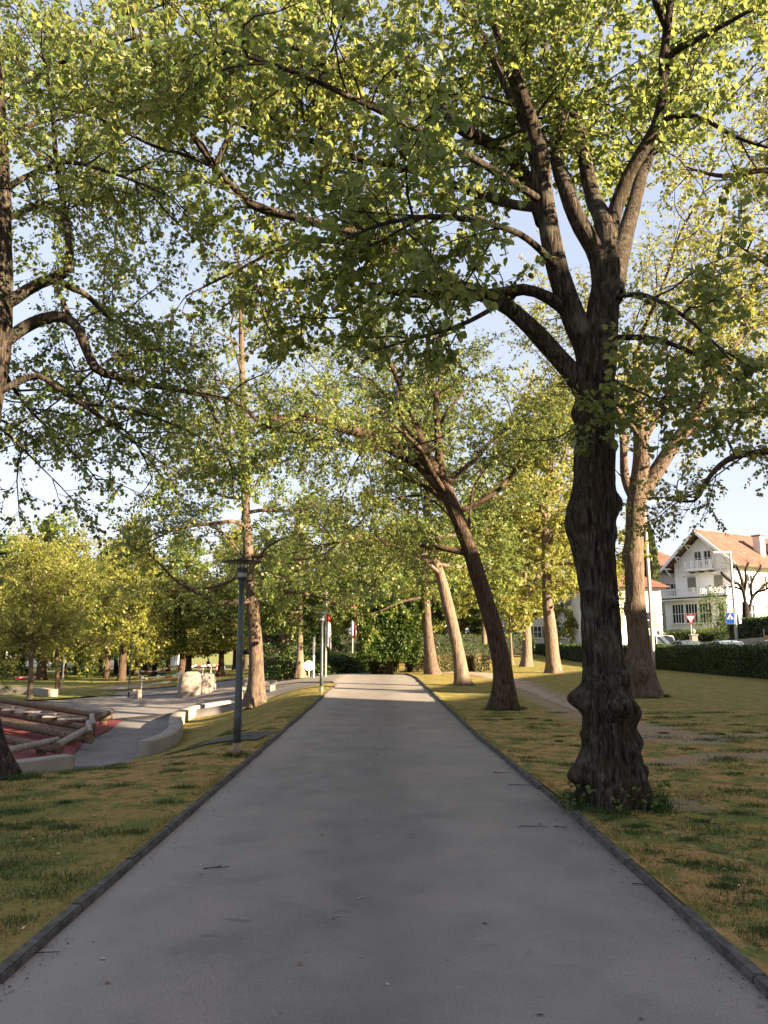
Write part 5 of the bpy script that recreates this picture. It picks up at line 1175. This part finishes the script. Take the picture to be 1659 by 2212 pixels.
# garden edge: retaining wall, hedge, railings, gate pillars, shrubs
wall_along('retaining_wall', 'pale retaining wall rising along the pavement below the villa hedge', [(27.0, 76), (27.05, 68), (27.1, 60), (27.1, 50), (27.2, 38)], .35, 1.1, lambda C: np.interp(C[:, 1], [50, 72], [1.1, .45]), n=20)
for k, (y0, y1) in enumerate(((62.0, 52.5), (52, 38))):
    hedge('garden_hedge', ('tall dark garden hedge below the villa windows and right of the blue crossing sign', 'tall dark garden hedge at the far right edge above the cars')[k], (28.0, y0), (28.3, y1), 1.5, 2.6 if k == 0 else 2.2, 'leaf_hedge', 14000, .13, 60+k, z=.85)
hedge('garden_hedge', 'dark clipped bank behind the iron railings at the foot of the villa bay', (26.6, 73.5), (32.5, 71.5), 1.6, 1.7, 'leaf_hedge', 6000, .13, 67, z=.9)
hedge('garden_hedge', 'dark hedge behind the white van and gate pillar', (24.2, 84), (26.6, 80), 1.2, 2.6, 'leaf_hedge', 5000, .14, 66, z=.5)
fe = empty('iron_fence', (25.6, 70, .1), 'black iron railings in front of the villa below the yield sign', 'fence', R(-40))
for k in range(34): MB().cyl((k*.16-2.6, 0, 0), (k*.16-2.6, 0, 1.55+.06*(k % 2)), .013, n=5).build('bar', MAT['iron'], fe)
for z in (.25, 1.35): MB().box(-2.7, 2.8, -.02, .02, z, z+.05).build('rail', MAT['iron'], fe)
MB().box(-2.7, 2.8, -.15, .15, -.5, .12).build('plinth', MAT['concrete'], fe)
def pillar(label, u, v, y, h):
    p = at(u, v, y); p[2] = float(zf(p[0], p[1])); root = empty('gate_pillar', p, label, 'gate pillar')
    MB().box(-.28, .28, -.28, .28, -.3, h).build('shaft', MAT['concrete'], root, bevel=.02); MB().box(-.36, .36, -.36, .36, h+.002, h+.14).build('cap', MAT['concrete'], root, bevel=.03)
    MB().lathe([(.10, h+.14), (.12, h+.2), (.22, h+.32), (.22, h+.44), (.12, h+.58), (.01, h+.62)], 14).build('ball', MAT['concrete'], root, smooth=True); return root
pillar('stone gate pillar with ball top behind the white van', 1425, 1392, 70, 1.9); pillar('second stone gate pillar with ball top behind the yield sign', 1499, 1392, 71, 1.8)
for i, (u, y, w, h, s, m, lb) in enumerate([(1540, 72, 3.6, 4.6, .16, 'leaf_deep', 'tall open green shrub before the bay windows of the villa'), (1412, 78, 3.0, 3.6, .16, 'leaf_shrub', 'bushy shrub at the foot of the cypress'), (1452, 74, 2.6, 2.4, .15, 'leaf_shrub', 'dark garden bush behind the iron railings'),
                                          (1580, 66, 3.2, 2.6, .15, 'leaf_shrub', 'dark bush between crossing sign and pollard tree')]):
    x = (u-829.5)/FPX*y; shrub(lb, x, y, w, 2.4, h, 1500 if i == 0 else 2400, s, 300+i, None, m, z=float(zf(x, y))-.1)
p = at(1648, 1180, 118); o = place_far(p[0]+3, 118, 2, 1.15, .4, 'rounded green tree rising behind the villa roof at the right edge'); 

# cars parked along the street behind the hedge: body, windows, wheels, lamps
def car(label, x, y, rz, paint, L=4.3, Wd=1.74, H=1.46, van=False, z=None, group='cars parked behind the long hedge', detail=True):
    root = empty('parked_car', (x, y, (float(zf(x, y))+.035) if z is None else z), label, 'car', rz, group)
    h = H
    # body sections along the length: (y, half width, sill z, waist z)
    if van: body = [(-L/2, .70, .40, .78), (-L/2+.10, .82, .28, .95), (-L*.28, .86, .20, 1.00), (0, .87, .20, 1.02), (L*.30, .87, .20, 1.04), (L/2-.08, .84, .26, 1.02), (L/2, .78, .38, .95)]
    else: body = [(-L/2, .60, .42, .66), (-L/2+.14, .78, .26, .74), (-L*.27, .85, .19, .90), (0, .87, .18, .93), (L*.26, .87, .19, .96), (L/2-.12, .80, .28, .94), (L/2, .70, .42, .86)]
    V = []; F = []
    for (yy, w, z0, z1) in body: V += [(-w*.92, yy, z0), (-w, yy, (z0+z1)/2), (-w*.93, yy, z1), (0, yy, z1+.04), (w*.93, yy, z1), (w, yy, (z0+z1)/2), (w*.92, yy, z0)]
    for i in range(len(body)-1):
        for j in range(7): F.append((i*7+j, i*7+(j+1) % 7, (i+1)*7+(j+1) % 7, (i+1)*7+j))
    F += [tuple(range(6, -1, -1)), tuple((len(body)-1)*7+j for j in range(7))]
    bo = MB().add(V, F).build('body', paint, root, smooth=False); s = bo.modifiers.new('round', 'SUBSURF'); s.levels = 2; s.render_levels = 2
    # cabin: glass house with a painted roof skin
    a0, a1, b0, b1 = (-L*.30, -L*.20, L*.40, L*.46) if van else (-L*.23, -L*.06, L*.22, L*.42)
    ring = lambda w0, w1, y0, y1, y2, y3, z0, z1: [(-w0, y0, z0), (w0, y0, z0), (w0, y3, z0), (-w0, y3, z0), (-w1, y1, z1), (w1, y1, z1), (w1, y2, z1), (-w1, y2, z1)]
    q = [(0, 1, 5, 4), (1, 2, 6, 5), (2, 3, 7, 6), (3, 0, 4, 7), (4, 5, 6, 7)]
    MB().add(ring(.79, .62, a0, a1, b0, b1, .93, h-.07), q).build('window', MAT['car_glass'], root)
    rf = MB(); n = 6; V = []; F = []
    for i in range(n+1):
        t = i/n; yy = a1-.06+(b0-a1+.12)*t; zz = h-.075+.075*math.sin(math.pi*min(1, max(0, t*.96+.02)))**.6
        V += [(-.655, yy, zz-.07), (-.52, yy, zz-.012), (0, yy, zz+.012), (.52, yy, zz-.012), (.655, yy, zz-.07)]
    for i in range(n):
        for j in range(4): F.append((i*5+j, i*5+j+1, (i+1)*5+j+1, (i+1)*5+j))
    ro = rf.add(V, F).build('roof', paint, root, smooth=True); sd = ro.modifiers.new('skin', 'SOLIDIFY'); sd.thickness = .05
    m = MB()
    for s in (-1, 1):
        for (yb, yt) in ((a0, a1), (b1, b0)): m.beam((s*.785, yb, .94), (s*.635, yt, h-.09), .07, .07)
        ym = (a1+b0)/2; m.beam((s*.79, ym, .94), (s*.64, ym, h-.09), .06, .05)
    m.build('pillar', paint, root)
    for s in (-1, 1):
        for yy in (-L*.31, L*.30):
            w = MB().cyl((s*.70, yy, .31), (s*.89, yy, .31), .31, n=18).build('wheel', MAT['black'], root); MB().cyl((s*.885, yy, .31), (s*.90, yy, .31), .20, n=14).build('rim', MAT['lamp'], w)
        MB().box(s*.62-.16, s*.62+.16, -L/2+.02, -L/2+.10, .60, .72).build('headlight', MAT['frost'], root, bevel=.02)
        MB().box(s*.66-.12, s*.66+.12, L/2-.10, L/2-.005, .70, .86).build('tail_light', MAT['red'], root, bevel=.02)
        MB().box(s*.94-.07, s*.94+.07, a0+.18, a0+.32, .92, 1.06).build('mirror', paint, root, bevel=.02)
    MB().box(-.26, .26, L/2-.015, L/2+.012, .50, .62).build('number_plate', MAT['white'], root)
    return root
MAT['car_glass'] = simple('car glass', (.06, .08, .09), .06, spec=.9, var=.2)
def paint(name, c): m = simple(name, c, .22, .35, .05, 2, .6); return m
car('white van roof showing at the gap by the second trunk', 21.6, 61.5, .05, paint('white van paint', (.72, .70, .66)), 4.9, 1.9, 1.95, True)
car('dark grey parked car left of the yield sign post', 21.5, 55.3, .04, paint('slate car paint', (.09, .105, .13)), H=1.5)
car('blue grey parked car with pale roof right of the yield sign', 21.7, 49.4, -.04, paint('pale blue car paint', (.24, .30, .38)), H=1.48)
car('grey parked car cut off by the right picture edge', 22.4, 44.2, .02, paint('silver car paint', (.36, .38, .40)), H=1.5)
car('dark parked car in the shade at the far left behind the trunks', (45-829.5)/FPX*99, 99, 1.4, paint('dark green car paint', (.03, .04, .04)), group='cars parked beyond the left lawn')
car('white parked car between the dark trunks at the back left', (203-829.5)/FPX*104, 104, 1.5, paint('white car paint', (.68, .68, .68)), H=1.55, group='cars parked beyond the left lawn')

# signs and tall pole by the street
MAT['sign_blue'] = simple('sign blue', (.015, .085, .42), .4, var=.08)
def yield_sign(label, u, v, y):
    p = at(u, 1388, y); p[2] = float(zf(p[0], p[1])); zc = at(u, v, y)[2]-p[2]; root = empty('yield_sign', p, label, 'sign', -.35)
    MB().lathe([(.035, -.3), (.035, zc+.35)], 10).build('post', MAT['pole_grey'], root, smooth=True)
    def tri(s, y0, y1): return MB().prism([(-s, s*.62), (s, s*.62), (0, -s*1.12)][::-1], (y0, y1), 'y')
    for nm, s, yy, mm in (('plate', .46, -.045, 'red'), ('face', .30, -.062, 'white')):
        o = tri(s, yy-.012, yy).build(nm, MAT[mm], root); o.location = (0, 0, zc)
    return root
yield_sign('white yield triangle with red rim in front of the villa', 1495, 1336, 62)
def text(root, s, x, z, y, size, mat, name='lettering'):
    c = bpy.data.curves.new(name, 'FONT'); c.body = s; c.size = size; c.align_x = 'CENTER'; c.align_y = 'CENTER'; c.extrude = .004; c.resolution_u = 3
    c.materials.append(MAT[mat]); o = bpy.data.objects.new(name, c); o.location = (x, y, z); o.rotation_euler = (R(90), 0, 0); link(o, root)
    dg = bpy.context.evaluated_depsgraph_get(); me = bpy.data.meshes.new_from_object(o.evaluated_get(dg)); n = obj(name, me, root, o.location); n.rotation_euler = o.rotation_euler
    bpy.data.objects.remove(o); return n
def pole_with_signs():
    y = 58; p = at(1592, 1388, y); p[2] = float(zf(p[0], p[1])); root = empty('concrete_pole', p, 'tall grey pole carrying the blue signs before the villa', 'pole')
    H = at(1578, 1190, y)[2]-p[2]
    MB().lathe([(.13, -.5), (.12, 1.5), (.10, H*.6), (.075, H)], 14).build('shaft', MAT['pole_grey'], root, smooth=True)
    MB().box(-.9, .05, -.05, .05, H-.15, H-.05).build('lamp_arm', MAT['pole_grey'], root); MB().box(-1.35, -.9, -.12, .12, H-.2, H-.06).build('lamp_head', MAT['pole_grey'], root, bevel=.03)
    q = at(1575, 1336, y)-p
    sg = empty('crossing_sign', (p[0]+q[0], p[1]-.18, p[2]+q[2]), 'square blue crossing sign with white triangle on the tall grey pole', 'sign', -.3)
    MB().box(-.30, .30, 0, .02, -.42, .42).build('plate', MAT['white'], sg, bevel=.006); MB().box(-.275, .275, -.008, -.002, -.395, .395).build('blue_face', MAT['sign_blue'], sg)
    MB().prism([(-.24, -.06), (.24, -.06), (0, .34)], (-.016, -.010), 'y').build('triangle', MAT['white'], sg)
    m = MB(); m.cyl((0, -.018, .165), (0, -.022, .165), .030, n=10); m.beam((0, -.02, .13), (.005, -.02, .05), .006, .05); m.beam((0, -.021, .06), (-.055, -.021, -.03), .006, .028); m.beam((.005, -.021, .06), (.06, -.021, -.03), .006, .028); m.beam((0, -.0215, .115), (.06, -.0215, .05), .006, .02)
    m.build('walking_figure', MAT['black'], sg)
    q = at(1592.5, 1337, y)-p
    s2 = empty('parking_sign', (p[0]+.22, p[1]-.16, p[2]+q[2]+.02), 'narrow blue parking sign with letter on the right of the tall grey pole', 'sign', .55)
    MB().box(-.02, .26, 0, .02, -.38, .40).build('plate', MAT['white'], s2, bevel=.006); MB().box(0, .24, -.008, -.002, -.10, .37).build('blue_face', MAT['sign_blue'], s2)
    text(s2, 'P', .12, .13, -.012, .34, 'white')
    return root
pole_with_signs()
p = at(1410, 1400, 47); p[2] = 0; H = at(1396, 1085, 47)[2]
sl_ = empty('street_light', p, 'tall pale street light pole rising behind the hedge right of the second trunk', 'street light')
MB().lathe([(.125, -.4), (.12, 1.0), (.105, H*.5), (.075, H)], 14).build('pole', MAT['pole_pale'] if 'pole_pale' in MAT else simple('pale pole', (.42, .35, .30), .6), sl_, smooth=True)
MB().beam((0, 0, H-.05), (1.6, .4, H+.25), .07, .07).build('arm', MAT['pole_grey'], sl_); MB().box(1.5, 2.1, .3, .55, H+.18, H+.30).build('lamp_head', MAT['pole_grey'], sl_, bevel=.03)
p = at(1652, 1388, 54); p[2] = 0
ss = empty('street_sign_post', p, 'short post with small orange plate at the right picture edge', 'sign'); MB().lathe([(.04, -.3), (.04, 2.6)], 8).build('post', MAT['pole_grey'], ss); MB().box(-.05, .5, -.06, -.04, 1.9, 2.15).build('plate', simple('orange plate', (.6, .26, .10), .5), ss, bevel=.005)

# unseen blocks added to throw the long shade over the near path
for lb, fx, fy, BL, BH, m_ in (('long grey unseen block added for shade across the street to the right of the photographer', 28.6, -14.4, 35.7, 15.0, 'render_grey'), ('lower white unseen block added for shade farther along the street', 46.5, 16.6, 28.8, 12.9, 'render'), ('narrow unseen filler added between the two shade blocks', 38.4, 2.6, 3.6, 11.8, 'render_grey')):
    fb = empty('shade_block', (fx, fy, 0), lb, 'shade caster', R(-30))
    MB().box(-5, 5, -BL/2, BL/2, -1, BH).build('wall', MAT[m_], fb); MB().box(-5.2, 5.2, -BL/2-.2, BL/2+.2, BH+.002, BH+.4).build('roof', MAT['eave'], fb)
    for k in range(int(BL/4.1) if BL > 5 else 0):
        for r in range(4): window(-BL/2+2.2+k*4.1-.6, -BL/2+2.2+k*4.1+.6, 1.0+r*2.8, 2.5+r*2.8, y=5, axis='x', parent=fb, rails=1)

# ------------------------------------------------------------------ small things on the ground
def twig(label, u, v, L, a, seed, fork=True):
    p = gp(u, v, .0); r = np.random.default_rng(seed); root = None
    d = np.array((math.cos(a), math.sin(a), 0)); P = np.array([p+d*L*(t-.5)+r.normal(size=3)*.013 for t in np.linspace(0, 1, 5)]); P[:, 2] = .010+r.uniform(0, .006, 5)
    Ps = [P]
    if fork: Ps.append(np.array([P[2]+(d*.8+np.array((-d[1], d[0], 0))*.6)*L*.3*t for t in np.linspace(0, 1, 5)]))
    V, F = tubes(np.array(Ps), np.linspace(.0045, .002, 5)[None]*np.ones((len(Ps), 1)), 5)
    return tag(obj('fallen_twig', npmesh('fallen_twig', V-p, [F], MAT['twig']), None, p), label, 'twig')
twig('forked dark twig on the left half of the asphalt', 468, 1878, .20, .35, 1); twig('longest dark twig on the asphalt left of the burled tree', 1152, 1789, .26, .05, 2, False)
twig('small bent twig by the right kerb below the burled tree', 1206, 1789, .13, -.4, 3); twig('thin twig on the asphalt near the right kerb at mid distance', 1085, 1671, .22, -.2, 4, False)
twig('straight twig lying across the gutter left of the burl trunk', 1128, 1698, .30, .02, 5, False); twig('short dark twig on the lawn side kerb foot lower right', 1388, 1916, .14, -.2, 6, False)
twig('pale twig lying on the lawn at the lower left corner', 52, 2068, .35, .25, 7)
# longer grass left standing round the trunk feet
fr_ = np.random.default_rng(52); fx_, fy_ = [], []
for (bx_, by_), rad_, nb in (((bA[0], bA[1]), .44, 1500), ((bC[0], bC[1]), .40, 1100), ((bB[0], bB[1]), .66, 1300), ((bL[0], bL[1]), .36, 1000), ((bF[0], bF[1]), .36, 700), ((b1[0], b1[1]), .08, 350), ((2.9, 29.8), .44, 700)):
    aa = fr_.uniform(0, 6.283, nb); aa = aa[(np.sin(aa*3+bx_)+.75 > 0)]; q_r = rad_*(.92+.10*np.sin(aa*5)) + np.abs(fr_.normal(0, .09, len(aa)))
    fx_.append(bx_+np.cos(aa)*q_r); fy_.append(by_+np.sin(aa)*q_r)
fx_ = np.concatenate(fx_); fy_ = np.concatenate(fy_); blades('grass', fx_, fy_, fr_.uniform(.03, .11, len(fx_)), fr_.uniform(.006, .014, len(fx_)), MAT['tuft'], fr_, .8)
# ground ivy and suckers round the burled trunk
sk_r = np.random.default_rng(44); n = 120; a = sk_r.uniform(3.0, 6.6, n); rr = sk_r.uniform(.38, .58, n)
P = np.stack([bA[0]+np.cos(a)*rr, bA[1]+np.sin(a)*rr, .09+sk_r.uniform(.02, .26, n)*(1.25-rr)], -1)
cl_ = (np.sin(a*4+1)+.35 > 0) | (sk_r.uniform(size=n) < .15); P, a = P[cl_], a[cl_]; n = len(P)
T = np.stack([np.cos(a)*.7, np.sin(a)*.7, 0*a-.2], -1)+sk_r.normal(size=(n, 3))*.5; N = np.stack([np.cos(a)*.5, np.sin(a)*.5, 0*a+.8], -1)+sk_r.normal(size=(n, 3))*.3
iv = empty('sucker_shoots', (bA[0], bA[1], .08), 'fresh leafy suckers sprouting round the foot of the burled tree', 'plant')
obj('foliage', leafmesh('foliage', P, T, N, sk_r.uniform(.03, .075, n), LEAF6, MAT['leaf_deep'], sk_r.uniform(.4, 1, n), np.array((bA[0], bA[1], .08))), iv, kind='stuff')
st = np.stack([bA[0]+np.cos(a[::3])*.42, bA[1]+np.sin(a[::3])*.42, 0*a[::3]+.05], -1); Pt = grow(st, np.stack([np.cos(a[::3])*.5, np.sin(a[::3])*.5, 0*a[::3]+1], -1), np.full(len(st), .15), 4, .12, -.02, sk_r)
V, F = tubes(Pt, np.full((len(st), 4), .004), 4); obj('stem', npmesh('stem', V-np.array((bA[0], bA[1], .08)), [F], MAT['leaf_deep']), iv, kind='stuff')
print('TREES', sum(o.get('n_leaves', 0) for o in bpy.data.objects))
